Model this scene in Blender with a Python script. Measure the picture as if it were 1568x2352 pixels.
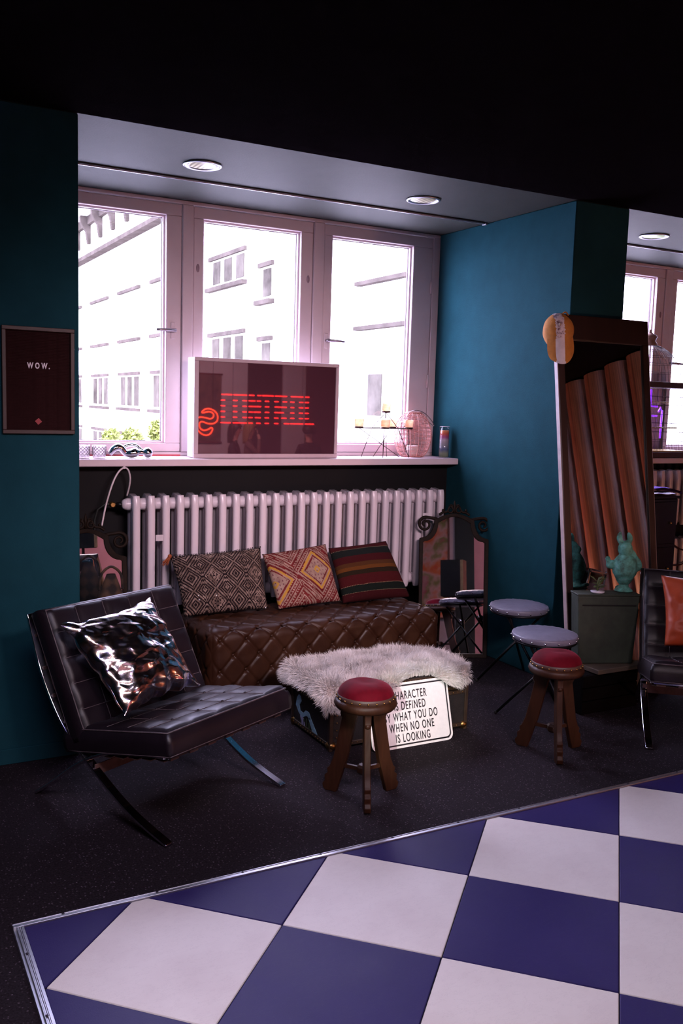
import bpy, math, random
import numpy as np
from mathutils import Vector, Matrix, Quaternion
random.seed(7)
PI = math.pi
SC = bpy.context.scene
COL = SC.collection
for o in list(bpy.data.objects):
    bpy.data.objects.remove(o, do_unlink=True)

# ------------------------------------------------------------------ camera
YAW, PITCH, ROLL, FPX, HC = math.radians(28.4), math.radians(6.7), math.radians(1.7), 2100.0, 1.62
fw = Vector((math.sin(YAW)*math.cos(PITCH), math.cos(YAW)*math.cos(PITCH), -math.sin(PITCH)))
r0 = Vector((math.cos(YAW), -math.sin(YAW), 0)); u0 = r0.cross(fw)
rr = math.cos(ROLL)*r0 + math.sin(ROLL)*u0
uu = -math.sin(ROLL)*r0 + math.cos(ROLL)*u0
cd = bpy.data.cameras.new('camera'); cam = bpy.data.objects.new('camera', cd); COL.objects.link(cam)
cd.sensor_fit = 'VERTICAL'; cd.sensor_height = 36.0; cd.lens = FPX/2352*36.0
cd.clip_start = 0.05; cd.clip_end = 400
M3 = Matrix((rr, uu, -fw)).transposed()
cam.matrix_world = Matrix.Translation((0, 0, HC)) @ M3.to_4x4()
SC.camera = cam

# ------------------------------------------------------------------ world, lights, exposure
SC.view_settings.view_transform = 'Standard'
SC.view_settings.look = 'None'
SC.view_settings.gamma = 1.0
SC.view_settings.use_curve_mapping = False
SC.view_settings.exposure = 0.0
SC.cycles.use_denoising = True
SC.cycles.max_bounces = 6
SC.cycles.diffuse_bounces = 3
SC.cycles.glossy_bounces = 4
SC.cycles.transparent_max_bounces = 12
SC.cycles.sample_clamp_indirect = 6.0
SC.cycles.caustics_reflective = False
SC.cycles.caustics_refractive = False
w = bpy.data.worlds.new('sky'); SC.world = w; w.use_nodes = True
bg = w.node_tree.nodes['Background']
bg.inputs[0].default_value = (0.69, 0.66, 1.0, 1); bg.inputs[1].default_value = 26.0

def area_light(name, loc, target, sx, sy, color, power, spread=180):
    l = bpy.data.lights.new(name, 'AREA'); l.shape = 'RECTANGLE'; l.size = sx; l.size_y = sy
    l.color = color; l.energy = power; l.spread = math.radians(spread)
    o = bpy.data.objects.new(name, l); COL.objects.link(o); o.location = loc
    d = Vector(target) - Vector(loc); o.rotation_euler = d.to_track_quat('-Z', 'Y').to_euler()
    return o
# unseen area fills added for the room's pink and violet light, under the black ceiling
area_light('pink_fill', (1.7, 0.0, 2.74), (2.28, 5.1, 0.78), 1.2, 0.6, (1.0, 0.74, 0.84), 28, 48)
area_light('mat_fill', (0.4, 1.1, 2.74), (0.7, 1.9, 0.0), 1.2, 1.0, (1.0, 0.86, 0.72), 29, 130)  # warm fill added to brighten the mat, stands for no known lamp
area_light('violet_fill', (0.3, 1.5, 2.74), (1.0, 2.7, 0.0), 1.2, 0.8, (0.46, 0.38, 1.0), 14, 110)
area_light('back_room_fill', (4.5, -2.6, 2.74), (5.2, -4.6, 1.0), 2.4, 0.8, (1.0, 0.50, 0.58), 200)  # fill added so the far side shows up in the reflections
area_light('floor_wash_amber', (5.55, -0.5, 0.20), (6.30, 1.2, 1.0), 0.3, 0.8, (1.0, 0.46, 0.28), 60)
sl = bpy.data.lights.new('sign_fill_spot', 'SPOT'); so = bpy.data.objects.new('sign_fill_spot', sl); COL.objects.link(so)  # added narrow beam standing in for the sheet's retroreflection
so.location = (-2.2, -2.6, 2.70)
so.rotation_euler = (Vector((2.40, 3.56, 0.12)) - so.location).to_track_quat('-Z', 'Y').to_euler()
sl.energy = 1500; sl.spot_size = math.radians(4.6); sl.spot_blend = 0.5; sl.shadow_soft_size = 0.03; sl.color = (0.96, 1.0, 0.90)

# ------------------------------------------------------------------ node helpers
class S:
    """socket wrapper with arithmetic"""
    def __init__(s, nt, k): s.nt, s.k = nt, k
    def _m(s, op, b=None, c=None):
        n = s.nt.nodes.new('ShaderNodeMath'); n.operation = op
        s.nt.links.new(s.k, n.inputs[0])
        for i, x in ((1, b), (2, c)):
            if x is None: continue
            if isinstance(x, S): s.nt.links.new(x.k, n.inputs[i])
            else: n.inputs[i].default_value = x
        return S(s.nt, n.outputs[0])
    def __add__(s, b): return s._m('ADD', b)
    def __sub__(s, b): return s._m('SUBTRACT', b)
    def __mul__(s, b): return s._m('MULTIPLY', b)
    def __truediv__(s, b): return s._m('DIVIDE', b)
    def frac(s): return s._m('FRACT')
    def floor(s): return s._m('FLOOR')
    def abs(s): return s._m('ABSOLUTE')
    def gt(s, b): return s._m('GREATER_THAN', b)
    def lt(s, b): return s._m('LESS_THAN', b)
    def mn(s, b): return s._m('MINIMUM', b)
    def mx(s, b): return s._m('MAXIMUM', b)
    def sin(s): return s._m('SINE')
    def pw(s, b): return s._m('POWER', b)
    def clamp(s): return s._m('MAXIMUM', 0.0)._m('MINIMUM', 1.0)

def new_mat(name):
    m = bpy.data.materials.new(name); m.use_nodes = True
    nt = m.node_tree; b = nt.nodes['Principled BSDF']
    return m, nt, b
def rgba(c): return (c[0], c[1], c[2], 1)
def coord(nt, kind='Object'):
    return nt.nodes.new('ShaderNodeTexCoord').outputs[kind]
def xyz(nt, kind='Object'):
    n = nt.nodes.new('ShaderNodeSeparateXYZ'); nt.links.new(coord(nt, kind), n.inputs[0])
    return S(nt, n.outputs[0]), S(nt, n.outputs[1]), S(nt, n.outputs[2])
def noise(nt, scale, detail=4, rough=.55, vec=None, stretch=None, kind='Object'):
    n = nt.nodes.new('ShaderNodeTexNoise'); n.inputs['Scale'].default_value = scale
    n.inputs['Detail'].default_value = detail; n.inputs['Roughness'].default_value = rough
    v = vec if vec is not None else coord(nt, kind)
    if stretch:
        mp = nt.nodes.new('ShaderNodeMapping'); mp.inputs['Scale'].default_value = stretch
        nt.links.new(v, mp.inputs[0]); v = mp.outputs[0]
    nt.links.new(v, n.inputs['Vector'])
    return S(nt, n.outputs[0])
def ramp(nt, s, stops):
    n = nt.nodes.new('ShaderNodeValToRGB'); nt.links.new(s.k, n.inputs[0])
    el = n.color_ramp.elements
    while len(el) < len(stops): el.new(0.5)
    for e, (p, c) in zip(el, stops): e.position = p; e.color = rgba(c)
    return n.outputs[0]
def mixc(nt, f, a, b):
    n = nt.nodes.new('ShaderNodeMix'); n.data_type = 'RGBA'
    if isinstance(f, S): nt.links.new(f.k, n.inputs[0])
    else: n.inputs[0].default_value = f
    for i, x in ((6, a), (7, b)):
        if isinstance(x, (tuple, list)): n.inputs[i].default_value = rgba(x)
        else: nt.links.new(x, n.inputs[i])
    return n.outputs[2]
def bump(nt, b, s, strength, dist=0.01):
    n = nt.nodes.new('ShaderNodeBump'); n.inputs['Strength'].default_value = strength
    n.inputs['Distance'].default_value = dist
    nt.links.new(s.k, n.inputs['Height']); nt.links.new(n.outputs[0], b.inputs['Normal'])
MATS = {}
def mat(name, color, rough=.5, metal=0.0, vary=.18, vscale=14, bmp=0.0, bscale=80, spec=.5, stretch=None, emis=None, estr=0, coat=0):
    """principled material whose colour drifts a little with noise, with optional fine relief"""
    if name in MATS: return MATS[name]
    m, nt, b = new_mat(name)
    if vary > 0:
        c2 = tuple(x*(1-vary) for x in color); c1 = tuple(min(1, x*(1+vary*.6)) for x in color)
        n = noise(nt, vscale, 4, .6, stretch=stretch)
        nt.links.new(ramp(nt, n, [(.3, c2), (.7, c1)]), b.inputs['Base Color'])
    else: b.inputs['Base Color'].default_value = rgba(color)
    b.inputs['Roughness'].default_value = rough; b.inputs['Metallic'].default_value = metal
    b.inputs['Specular IOR Level'].default_value = spec
    b.inputs['Coat Weight'].default_value = coat
    if bmp > 0: bump(nt, b, noise(nt, bscale, 4, .6, stretch=stretch), bmp)
    if emis:
        b.inputs['Emission Color'].default_value = rgba(emis); b.inputs['Emission Strength'].default_value = estr
    MATS[name] = m
    return m

# ------------------------------------------------------------------ mesh helpers
class MB:
    def __init__(s): s.v, s.f, s.uv, s.mi = [], [], None, []
    def add(s, v, f, mi=0):
        o = len(s.v); s.v += [tuple(p) for p in v]; s.f += [tuple(i+o for i in q) for q in f]; s.mi += [mi]*len(f); return s
    def box(s, x0, x1, y0, y1, z0, z1, M=None):
        v = [(x, y, z) for x in (x0, x1) for y in (y0, y1) for z in (z0, z1)]
        if M is not None: v = [M @ Vector(p) for p in v]
        return s.add(v, [(0, 1, 3, 2), (4, 6, 7, 5), (0, 4, 5, 1), (2, 3, 7, 6), (0, 2, 6, 4), (1, 5, 7, 3)])
    def prism(s, poly, h0, h1, axis='z', M=None):
        n = len(poly)
        def mk(a, b, h):
            p = {'z': (a, b, h), 'y': (a, h, b), 'x': (h, a, b)}[axis]
            return M @ Vector(p) if M is not None else p
        v = [mk(a, b, h0) for a, b in poly] + [mk(a, b, h1) for a, b in poly]
        f = [tuple(range(n-1, -1, -1)), tuple(range(n, 2*n))] + [(i, (i+1) % n, n+(i+1) % n, n+i) for i in range(n)]
        return s.add(v, f)
    def tube(s, pts, r, n=8, closed=False, caps=True, flat=None):
        pts = [Vector(p) for p in pts]; N = len(pts)
        rs = r if isinstance(r, (list, tuple)) else [r]*N
        ref = None; rings = []
        for i in range(N):
            if closed: t = pts[(i+1) % N] - pts[i-1]
            else: t = pts[min(i+1, N-1)] - pts[max(i-1, 0)]
            if t.length < 1e-9: t = Vector((0, 0, 1))
            t.normalize()
            if ref is None:
                ref = Vector((0, 0, 1)) if abs(t.z) < .9 else Vector((1, 0, 0))
            a = (ref - t*ref.dot(t))
            if a.length < 1e-6: a = t.orthogonal()
            a.normalize(); b = t.cross(a); ref = a
            rings.append([pts[i] + (a*math.cos(2*PI*k/n) + b*math.sin(2*PI*k/n))*rs[i] for k in range(n)])
        v = [p for q in rings for p in q]; f = []
        for i in range(N if closed else N-1):
            j = (i+1) % N
            for k in range(n): f.append((i*n+k, i*n+(k+1) % n, j*n+(k+1) % n, j*n+k))
        if caps and not closed: f += [tuple(range(n-1, -1, -1)), tuple(range((N-1)*n, N*n))]
        return s.add(v, f)
    def lathe(s, prof, n=32, c=(0, 0, 0), M=None):
        v = []; N = len(prof)
        for r, z in prof:
            for k in range(n):
                p = Vector((c[0]+r*math.cos(2*PI*k/n), c[1]+r*math.sin(2*PI*k/n), c[2]+z))
                v.append(M @ p if M is not None else p)
        f = []
        for i in range(N-1):
            for k in range(n): f.append((i*n+k, i*n+(k+1) % n, (i+1)*n+(k+1) % n, (i+1)*n+k))
        f += [tuple(range(n-1, -1, -1)), tuple(range((N-1)*n, N*n))]
        return s.add(v, f)
    def grid(s, fn, nu, nv, flip=False, uv=False):
        o = len(s.v)
        v = [tuple(fn(i/nu, j/nv)) for j in range(nv+1) for i in range(nu+1)]
        f = []
        for j in range(nv):
            for i in range(nu):
                q = (j*(nu+1)+i, j*(nu+1)+i+1, (j+1)*(nu+1)+i+1, (j+1)*(nu+1)+i)
                f.append(q[::-1] if flip else q)
        return s.add(v, f)
    def ball(s, c, r, n=10, m=6, sc=(1, 1, 1), M=None):
        v = []; f = []
        for j in range(m+1):
            th = PI*j/m
            for k in range(n):
                ph = 2*PI*k/n
                p = Vector((c[0]+r*sc[0]*math.sin(th)*math.cos(ph), c[1]+r*sc[1]*math.sin(th)*math.sin(ph), c[2]+r*sc[2]*math.cos(th)))
                v.append(M @ p if M is not None else p)
        for j in range(m):
            for k in range(n): f.append((j*n+k, (j+1)*n+k, (j+1)*n+(k+1) % n, j*n+(k+1) % n))
        return s.add(v, f)
    def mesh(s, name):
        me = bpy.data.meshes.new(name); me.from_pydata(s.v, [], s.f); me.update()
        return me
    def build(s, name, m=None, parent=None, smooth=False, bevel=0, seg=2, weld=False, sub=0, label=None):
        me = s.mesh(name)
        o = bpy.data.objects.new(name, me); COL.objects.link(o)
        ms = m if isinstance(m, (list, tuple)) else [m]
        for x in ms:
            if x: me.materials.append(x)
        if len(ms) > 1: me.polygons.foreach_set('material_index', s.mi)
        if weld:
            md = o.modifiers.new('weld', 'WELD'); md.merge_threshold = 1e-4
        if bevel:
            md = o.modifiers.new('bevel', 'BEVEL'); md.width = bevel; md.segments = seg; md.limit_method = 'ANGLE'; md.angle_limit = math.radians(35)
        if sub:
            md = o.modifiers.new('sub', 'SUBSURF'); md.levels = sub; md.render_levels = sub
        if smooth or bevel:
            me.polygons.foreach_set('use_smooth', [True]*len(me.polygons))
            if not smooth:
                try: me.set_sharp_from_angle(angle=math.radians(35))
                except Exception: pass
        if parent: o.parent = parent
        if label: o['label'] = label
        if name in ('rivet_row', 'nail_trim', 'stud_trim', 'button_row', 'seam_piping', 'piping', 'sequin', 'fringe', 'tassel', 'cane_weave', 'silver_lattice', 'fingers'):
            if name != 'fingers': o['kind'] = 'stuff'
        return o
def tag(o, label, cat, group=None, kind=None):
    o['label'] = label; o['category'] = cat
    if group: o['group'] = group
    if kind: o['kind'] = kind
    return o
def empty(name, loc=(0, 0, 0), rz=0, rx=0):
    o = bpy.data.objects.new(name, None); COL.objects.link(o); o.empty_display_size = .1
    o.location = loc; o.rotation_euler = (rx, 0, rz); return o
def copy_tree(o, parent=None):
    c = o.copy(); COL.objects.link(c); c.parent = parent
    for ch in [x for x in bpy.data.objects if x.parent == o]: copy_tree(ch, c)
    return c
def spline(pts, n=6, closed=False):
    P = [Vector(p) for p in pts]; N = len(P); out = []
    for i in range(N if closed else N-1):
        if closed: a, b, c, d = P[i-1], P[i], P[(i+1) % N], P[(i+2) % N]
        else: a, b, c, d = P[max(i-1, 0)], P[i], P[i+1], P[min(i+2, N-1)]
        for k in range(n):
            t = k/n
            out.append(.5*((2*b)+(c-a)*t+(2*a-5*b+4*c-d)*t*t+(3*b-a-3*c+d)*t**3))
    if not closed: out.append(P[-1])
    return out
def text_mesh(name, body, size, m, M, parent=None, xs=1.0, align='CENTER', ext=.0012, space=1.0, bold=0.0):
    cu = bpy.data.curves.new(name, 'FONT'); cu.body = body; cu.size = size; cu.align_x = align; cu.extrude = ext; cu.space_character = space
    cu.offset = bold
    t = bpy.data.objects.new(name, cu); COL.objects.link(t)
    bpy.context.view_layer.update()
    me = bpy.data.meshes.new_from_object(t.evaluated_get(bpy.context.evaluated_depsgraph_get()))
    bpy.data.objects.remove(t, do_unlink=True)
    me.transform(M @ Matrix.Diagonal((xs, 1, 1, 1)))
    o = bpy.data.objects.new(name, me); COL.objects.link(o); me.materials.clear(); me.materials.append(m)
    if parent: o.parent = parent
    return o
def vnoise(x, y, z=0, s=1):
    from mathutils import noise as nz
    return nz.noise(Vector((x*s, y*s, z*s)))

# ------------------------------------------------------------------ common materials
TEAL = mat('teal_wall_paint', (.0115, .060, .077), .75, vary=.12, vscale=6, bmp=.25, bscale=260, spec=.04)
SOFFIT = mat('grey_teal_soffit_paint', (.046, .049, .043), .65, vary=.12, vscale=3, bmp=.1, bscale=120, spec=.2)
BLACKP = mat('black_ceiling_paint', (.0060, .0045, .0055), 1.0, vary=.2, bmp=.1, bscale=150, spec=0)
WHITEP = mat('white_gloss_paint', (.70, .56, .59), .38, vary=.05, vscale=5, bmp=.04, bscale=40)
CHROME = mat('polished_chrome', (.75, .75, .80), .08, 1.0, vary=.04)
BLACKM = mat('black_metal', (.012, .012, .014), .35, .6, vary=.1)
BRASS = mat('aged_brass', (.42, .24, .08), .35, 1.0, vary=.3, vscale=60)
NICHE = mat('shaded_teal_niche', (.0045, .0038, .0045), .7, vary=.2, vscale=6, spec=.2)  # the teal wall's shade under the sill put into a near black colour
ALU = mat('brushed_aluminium', (.62, .62, .68), .35, .9, vary=.1, vscale=90)

# ------------------------------------------------------------------ room shell
XL, XR, YB = -2.5, 8.2, -5.0
YP, YW = 4.098, 5.47
def carpet():
    m, nt, b = new_mat('speckled_charcoal_carpet')
    n1 = noise(nt, 150, 3, .7); n2 = noise(nt, 120, 1, .5); n3 = noise(nt, 2.2, 3, .5)
    base = ramp(nt, n1, [(.35, (.007, .0045, .006)), (.62, (.025, .0175, .023))])
    vo = nt.nodes.new('ShaderNodeTexVoronoi'); vo.inputs['Scale'].default_value = 95; nt.links.new(coord(nt), vo.inputs['Vector'])
    sc_ = nt.nodes.new('ShaderNodeSeparateColor'); nt.links.new(vo.outputs['Color'], sc_.inputs[0])
    sp = S(nt, vo.outputs['Distance']).lt(.26)*(S(nt, sc_.outputs[0]).gt(.45))*(S(nt, sc_.outputs[1])*.8+.2)
    c = mixc(nt, sp*.65, base, (.19, .145, .18))
    nt.links.new(mixc(nt, (n3*.35), c, (.012, .008, .010)), b.inputs['Base Color'])
    b.inputs['Roughness'].default_value = .95; b.inputs['Specular IOR Level'].default_value = .15
    bump(nt, b, n1, .6, .004)
    return m
def struct(mb, name, m, label, cat, **k):
    o = mb.build(name, m, **k); tag(o, label, cat, kind='structure'); return o
struct(MB().box(XL, XR, YB, 5.6, -.12, 0), 'floor', carpet(), 'dark speckled carpet covering the whole floor', 'floor')
struct(MB().box(XL, XR, YB, YP, 2.81, 2.92), 'ceiling', BLACKP, 'black painted ceiling of the room', 'ceiling')
struct(MB().box(XL, XR, YP, 5.6, 2.81, 2.92), 'ceiling_recess', SOFFIT, 'grey teal soffit over the window niches', 'ceiling')
struct(MB().box(XL, .895, YP, 5.6, 0, 2.81), 'wall_left', TEAL, 'dark teal wall face left of the window niche', 'wall', bevel=.006)
struct(MB().box(3.67, 4.08, YP, 5.6, 0, 2.81), 'wall_pier', TEAL, 'teal pier between the two window niches', 'wall', bevel=.006)
struct(MB().box(6.855, XR, YP, 5.6, 0, 2.81), 'wall_right', TEAL, 'teal wall right of the second window niche', 'wall')
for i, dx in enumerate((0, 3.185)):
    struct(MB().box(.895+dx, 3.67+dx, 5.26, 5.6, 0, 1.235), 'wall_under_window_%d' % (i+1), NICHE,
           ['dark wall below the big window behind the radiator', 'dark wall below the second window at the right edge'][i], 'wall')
    sb = MB().box(.897+dx, 3.668+dx, 5.125, 5.47, 1.235, 1.277)
    struct(sb, 'trim_sill_%d' % (i+1), WHITEP, ['white window sill carrying the television and candles', 'white window sill under the birdcage'][i], 'window sill', bevel=.006)
struct(MB().box(XL, .889, YP-.012, YP-.001, 0, .07), 'baseboard_left', TEAL, 'teal baseboard along the left wall', 'baseboard', bevel=.003)
PINKW = mat('pink_plaster', (.62, .34, .36), .7, vary=.08, vscale=3)
GREYW = mat('pale_plaster', (.55, .50, .50), .7, vary=.08, vscale=3)
DARKW = mat('dark_green_plaster', (.018, .028, .024), .7, vary=.1, vscale=3)
struct(MB().box(XL-.15, XL, YB, 5.6, 0, 2.81), 'wall_side_left', TEAL, 'teal side wall left of the camera', 'wall')
struct(MB().box(XR, XR+.15, YB, 5.6, 0, 2.81), 'wall_side_right', PINKW, 'pale side wall far right', 'wall')
struct(MB().box(XL, XR, YB-.15, YB, 0, 2.81), 'wall_back', GREYW, 'pale back wall seen only in the mirrors', 'wall')

def rail(dx, name, label):
    t = empty(name, (0, 0, 0))
    MB().box(.896+dx, 3.64+dx, 4.905, 4.940, 2.802, 2.8095).build('track', mat('rail_shadow_gap', (.02, .02, .022), .6), t)
    MB().box(.896+dx, 3.64+dx, 4.914, 4.921, 2.796, 2.803).build('runner', ALU, t)
    MB().box(3.64+dx, 3.655+dx, 4.902, 4.943, 2.793, 2.8095).build('end_stop', ALU, t, bevel=.002)
    tag(t, label, 'curtain rail', kind='structure')
rail(0, 'trim_rail_1', 'thin curtain rail on the soffit above the big window')
rail(3.185, 'trim_rail_2', 'thin curtain rail above the second window')

# ------------------------------------------------------------------ windows
def glass_mat():
    m, nt, b = new_mat('window_glass')
    nt.nodes.remove(b)
    tr = nt.nodes.new('ShaderNodeBsdfTransparent'); gl = nt.nodes.new('ShaderNodeBsdfGlossy'); gl.inputs['Roughness'].default_value = .01
    lw = nt.nodes.new('ShaderNodeLayerWeight'); fr = S(nt, lw.outputs['Facing']).pw(5.0)*.6+.04
    mx = nt.nodes.new('ShaderNodeMixShader'); out = nt.nodes['Material Output']
    nt.links.new(fr.k, mx.inputs[0]); nt.links.new(tr.outputs[0], mx.inputs[1]); nt.links.new(gl.outputs[0], mx.inputs[2])
    nt.links.new(mx.outputs[0], out.inputs[0])
    return m
GLASS = glass_mat()
RUBBER = mat('dark_gasket', (.10, .06, .07), .6)
def frame_ring(mb, x0, x1, z0, z1, wl, wr, wb, wt, y0, y1):
    mb.box(x0, x1, y0, y1, z0, z0+wb); mb.box(x0, x1, y0, y1, z1-wt, z1)
    mb.box(x0, x0+wl, y0, y1, z0+wb, z1-wt); mb.box(x1-wr, x1, y0, y1, z0+wb, z1-wt)
    return mb
def window(dx, name, label):
    t = empty(name, (0, 0, 0))
    z0, z1 = 1.277, 2.808
    fr = MB(); frame_ring(fr, .897+dx, 3.668+dx, z0, z1, .055, .055, .022, .022, 5.45, 5.57)
    fr.build('outer_frame', WHITEP, t, bevel=.004)
    for a, b_ in ((1.805, 1.875), (2.687, 2.763)):
        m_ = MB().box(a+dx, b_+dx, 5.445, 5.57, z0+.022, z1-.022)
        m_.build('mullion', WHITEP, t, bevel=.006)
    sash = ((.952, 1.805, .092, .098, 0), (1.875, 2.687, .067, .088, 1), (2.763, 3.613, .065, .160, 2))
    for a, b_, wl, wr, k in sash:
        s_ = MB(); frame_ring(s_, a+.003+dx, b_-.003+dx, z0+.025, z1-.026, wl-.003, wr-.003, .052, .068, 5.455, 5.53)
        so_ = s_.build('sash', WHITEP, t, bevel=.005)
        g_ = MB(); frame_ring(g_, a+wl+dx-.001, b_-wr+dx+.001, z0+.076, z1-.093, .012, .012, .012, .012, 5.482, 5.525)
        g_.build('glazing_bead', WHITEP, so_, bevel=.003)
        g_ = MB(); frame_ring(g_, a+wl+dx+.010, b_-wr+dx-.010, z0+.087, z1-.104, .004, .004, .004, .004, 5.506, 5.52)
        g_.build('gasket', RUBBER, so_)
        MB().box(a+wl+dx+.009, b_-wr+dx-.009, 5.512, 5.516, z0+.086, z1-.103).build('pane', GLASS, so_)
        if k in (0, 2):                                     # lever handles
            hx = (b_-.055 if k == 0 else a+.030)+dx; sg = -1 if k == 0 else 1
            MB().box(hx-.013, hx+.013, 5.449, 5.456, 1.985, 2.085).build('handle_plate', WHITEP, so_, bevel=.004)
            h = MB().tube([(hx, 5.452, 2.035), (hx, 5.415, 2.035)], .010, 10)
            h.tube([(hx-sg*.008, 5.413, 2.035), (hx+sg*.085, 5.408, 2.034), (hx+sg*.115, 5.408, 2.033)], [.011, .009, .009], 10)
            h.build('handle', mat('pewter_handle', (.42, .36, .40), .3, .7), so_, smooth=True)
        if k == 1:
            for hx in (a+.030, b_-.034):
                MB().ball((hx+dx, 5.455, 2.42), .011, 12, 8, (1, .35, 2.3)).build('lock_cover', mat('dusky_plastic', (.30, .20, .24), .4), so_, smooth=True)
        if k == 2:
            for hz in (2.45, 1.80):
                MB().tube([(b_-.012+dx, 5.447, hz-.045), (b_-.012+dx, 5.447, hz+.045)], .007, 10).build('hinge', WHITEP, so_, smooth=True)
    if dx == 0:
        MB().box(.897, 1.80, 5.440, 5.450, 1.277, 1.284).build('red_seal_strip', mat('red_tape', (.50, .01, .03), .5), t)
    tag(t, label, 'window', kind='structure')
window(0, 'window_1', 'large three part window with pinkish white frames above the sill')
window(3.185, 'window_2', 'second white framed window at the right edge behind the birdcage')

# recessed downlights
def ribbed_glow(name, glow, estr):
    if name in MATS: return MATS[name]
    m, nt, b = new_mat(name); X, Y, Z = xyz(nt)
    st = ((X*260).sin()*.5+.5)*(Y*8+.55).clamp()
    nt.links.new(mixc(nt, st, (.16, .13, .10), (.80, .76, .66)), b.inputs['Base Color']); b.inputs['Roughness'].default_value = .3; b.inputs['Metallic'].default_value = .5
    nt.links.new(mixc(nt, st, tuple(x*.25 for x in glow), glow), b.inputs['Emission Color']); b.inputs['Emission Strength'].default_value = estr
    MATS[name] = m; return m
def downlight(x, label, glow, estr):
    t = empty('downlight', (x, 4.60, 2.81))
    MB().lathe([(.078, -.001), (.096, -.001), (.100, -.006), (.092, -.011), (.080, -.006), (.078, -.001)], 40).build('rim', ALU, t, smooth=True)
    MB().lathe([(.079, -.004), (.070, -.0015), (.052, -.0012), (.050, -.0011)], 40).build('reflector', mat('ribbed_reflector', (.85, .82, .74), .25, .9), t, smooth=True)
    MB().lathe([(.071, -.0045), (.066, -.0052), (.001, -.0054)], 32).build('lamp_disc', ribbed_glow('lamp_glow_%d' % int(glow[0]*100), glow, estr), t, smooth=True)
    tag(t, label, 'downlight', 'recessed downlights in the soffit')
downlight(1.625, 'round recessed downlight in the soffit above the left window pane', (1.0, .88, .70), .55)
downlight(2.963, 'round recessed downlight in the soffit near the blue pier', (1.0, .88, .71), .55)
downlight(4.815, 'recessed downlight with an added green glow in the second niche by the right edge', (.62, 1.0, .32), .9)  # green tint of lens flare put into this lamp's glow

# ------------------------------------------------------------------ outside
FAC = mat('sunlit_cream_render', (.82, .79, .74), .85, vary=.06, vscale=.6)
STONE = mat('grey_stone_trim', (.060, .050, .042), .9, vary=.35, vscale=1.5, spec=0)
DGL = mat('far_window_glass', (.062, .055, .045), .6, vary=.6, vscale=.9, spec=0)
REV = mat('far_window_frame', (.42, .40, .34), .8, vary=.1, vscale=2, spec=.1)
struct(MB().box(-60, 60, 5.7, 120, -6.2, -6), 'ground_street', mat('pale_street', (.42, .42, .42), .9, vary=.15, vscale=.3), 'pale street far below outside the window', 'street')
def building():
    t = empty('street_building', (12, 40, -6))
    def W(mb, name, m, **k):
        o = mb.build(name, m, t, **k); o.location = (-12, -40, 6); return o
    W(MB().box(12, 22, 14, 62, -6, 11.4), 'wall', FAC)
    W(MB().box(11.35, 22, 13.4, 62.6, 11.4, 11.75), 'roof_edge', FAC)
    W(MB().box(11.55, 12.02, 35, 62, 9.05, 9.25), 'string_course', STONE)
    W(MB().box(11.80, 12.02, 35, 62, 10.95, 11.4), 'cornice', STONE)
    bk = MB().prism([(11.45, 11.40), (12.01, 11.40), (12.01, 9.95), (11.85, 9.95), (11.75, 10.6), (11.45, 11.05)], -.16, .16, 'y')
    bme = bk.mesh('bracket'); bme.materials.append(STONE)
    for i, y in enumerate(np.arange(36.5, 61, 2.6)):
        o = bpy.data.objects.new('bracket', bme); COL.objects.link(o); o.parent = t; o.location = (-12, y-40, 6)
    def win(y0, y1, z0, z1, panes, sill=True, hood=True, glass=DGL):
        g = W(MB().box(11.985, 12.01, y0, y1, z0, z1), 'window', REV)
        wd = (y1-y0)/panes
        for i in range(panes):
            MB().box(11.96, 11.988, y0+wd*i+.10*wd, y0+wd*(i+1)-.28*wd, z0+.06, z1-.08).build('pane', glass, g)
        if hood: MB().box(11.90, 12.0, y0-.06, y1+.06, z1, z1+.14).build('lintel', STONE, g)
        if sill: MB().box(11.80, 12.0, y0-.12, y1+.12, z0-.20, z0-.06).build('sill', STONE, g)
    for y0, y1 in ((54.2, 57.6), (48.1, 51.6), (42.3, 45.8), (36.6, 40.3)):
        win(y0, y1, 1.22, 2.72, 3)
        win(y0, y1, -2.2, -.15, 3)
        for z in (6.75, 4.40):
            W(MB().box(11.86, 12.01, y0-.1, y1+.1, z-.10, z+.04), 'ledge', STONE)
    for z0, z1 in ((5.78, 6.70), (2.4, 3.95)):
        win(29.5, 32.9, z0, z1, 3, sill=True)
    for z0, z1 in ((4.95, 5.95), (2.5, 3.60)):
        win(27.2, 28.2, z0, z1, 1)
    for z in (4.76, 3.61):
        W(MB().box(11.80, 12.01, 19.0, 21.5, z-.05, z+.05), 'ledge', STONE)
    win(20.1, 21.2, 1.3, 2.5, 1, sill=False, hood=False)
    W(MB().box(11.86, 12.01, 19.0, 20.4, 5.5, 5.62), 'ledge', REV)
    tag(t, 'long pale building with rows of windows across the street', 'building')
building()
def tree(loc, h, r, label, seed):
    rnd = random.Random(seed); t = empty('street_tree', (loc[0], loc[1], -6))
    MB().tube([(0, 0, 0), (.1, 0, h*.5), (0, .1, h*.8)], [.16, .11, .05], 8).build('trunk', mat('tree_bark', (.12, .08, .05), .9), t, smooth=True)
    lv = MB()
    for i in range(900):
        d = Vector((rnd.gauss(0, 1), rnd.gauss(0, 1), rnd.gauss(0, 1))).normalized()*r*(rnd.random()**.4)
        d.z *= 1.25; c = Vector((0, 0, h-r*1.1)) + d
        a = Vector((rnd.gauss(0, 1), rnd.gauss(0, 1), rnd.gauss(0, 1))).normalized(); b = a.orthogonal().normalized(); s = .13
        lv.add([c-a*s, c-b*s*.5, c+a*s, c+b*s*.5], [(0, 1, 2, 3)])
    f = lv.build('foliage', mat('yellow_green_leaves', (.16, .20, .035), .7, vary=.4, vscale=3), t); f['kind'] = 'stuff'
    tag(t, label, 'tree')
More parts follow.
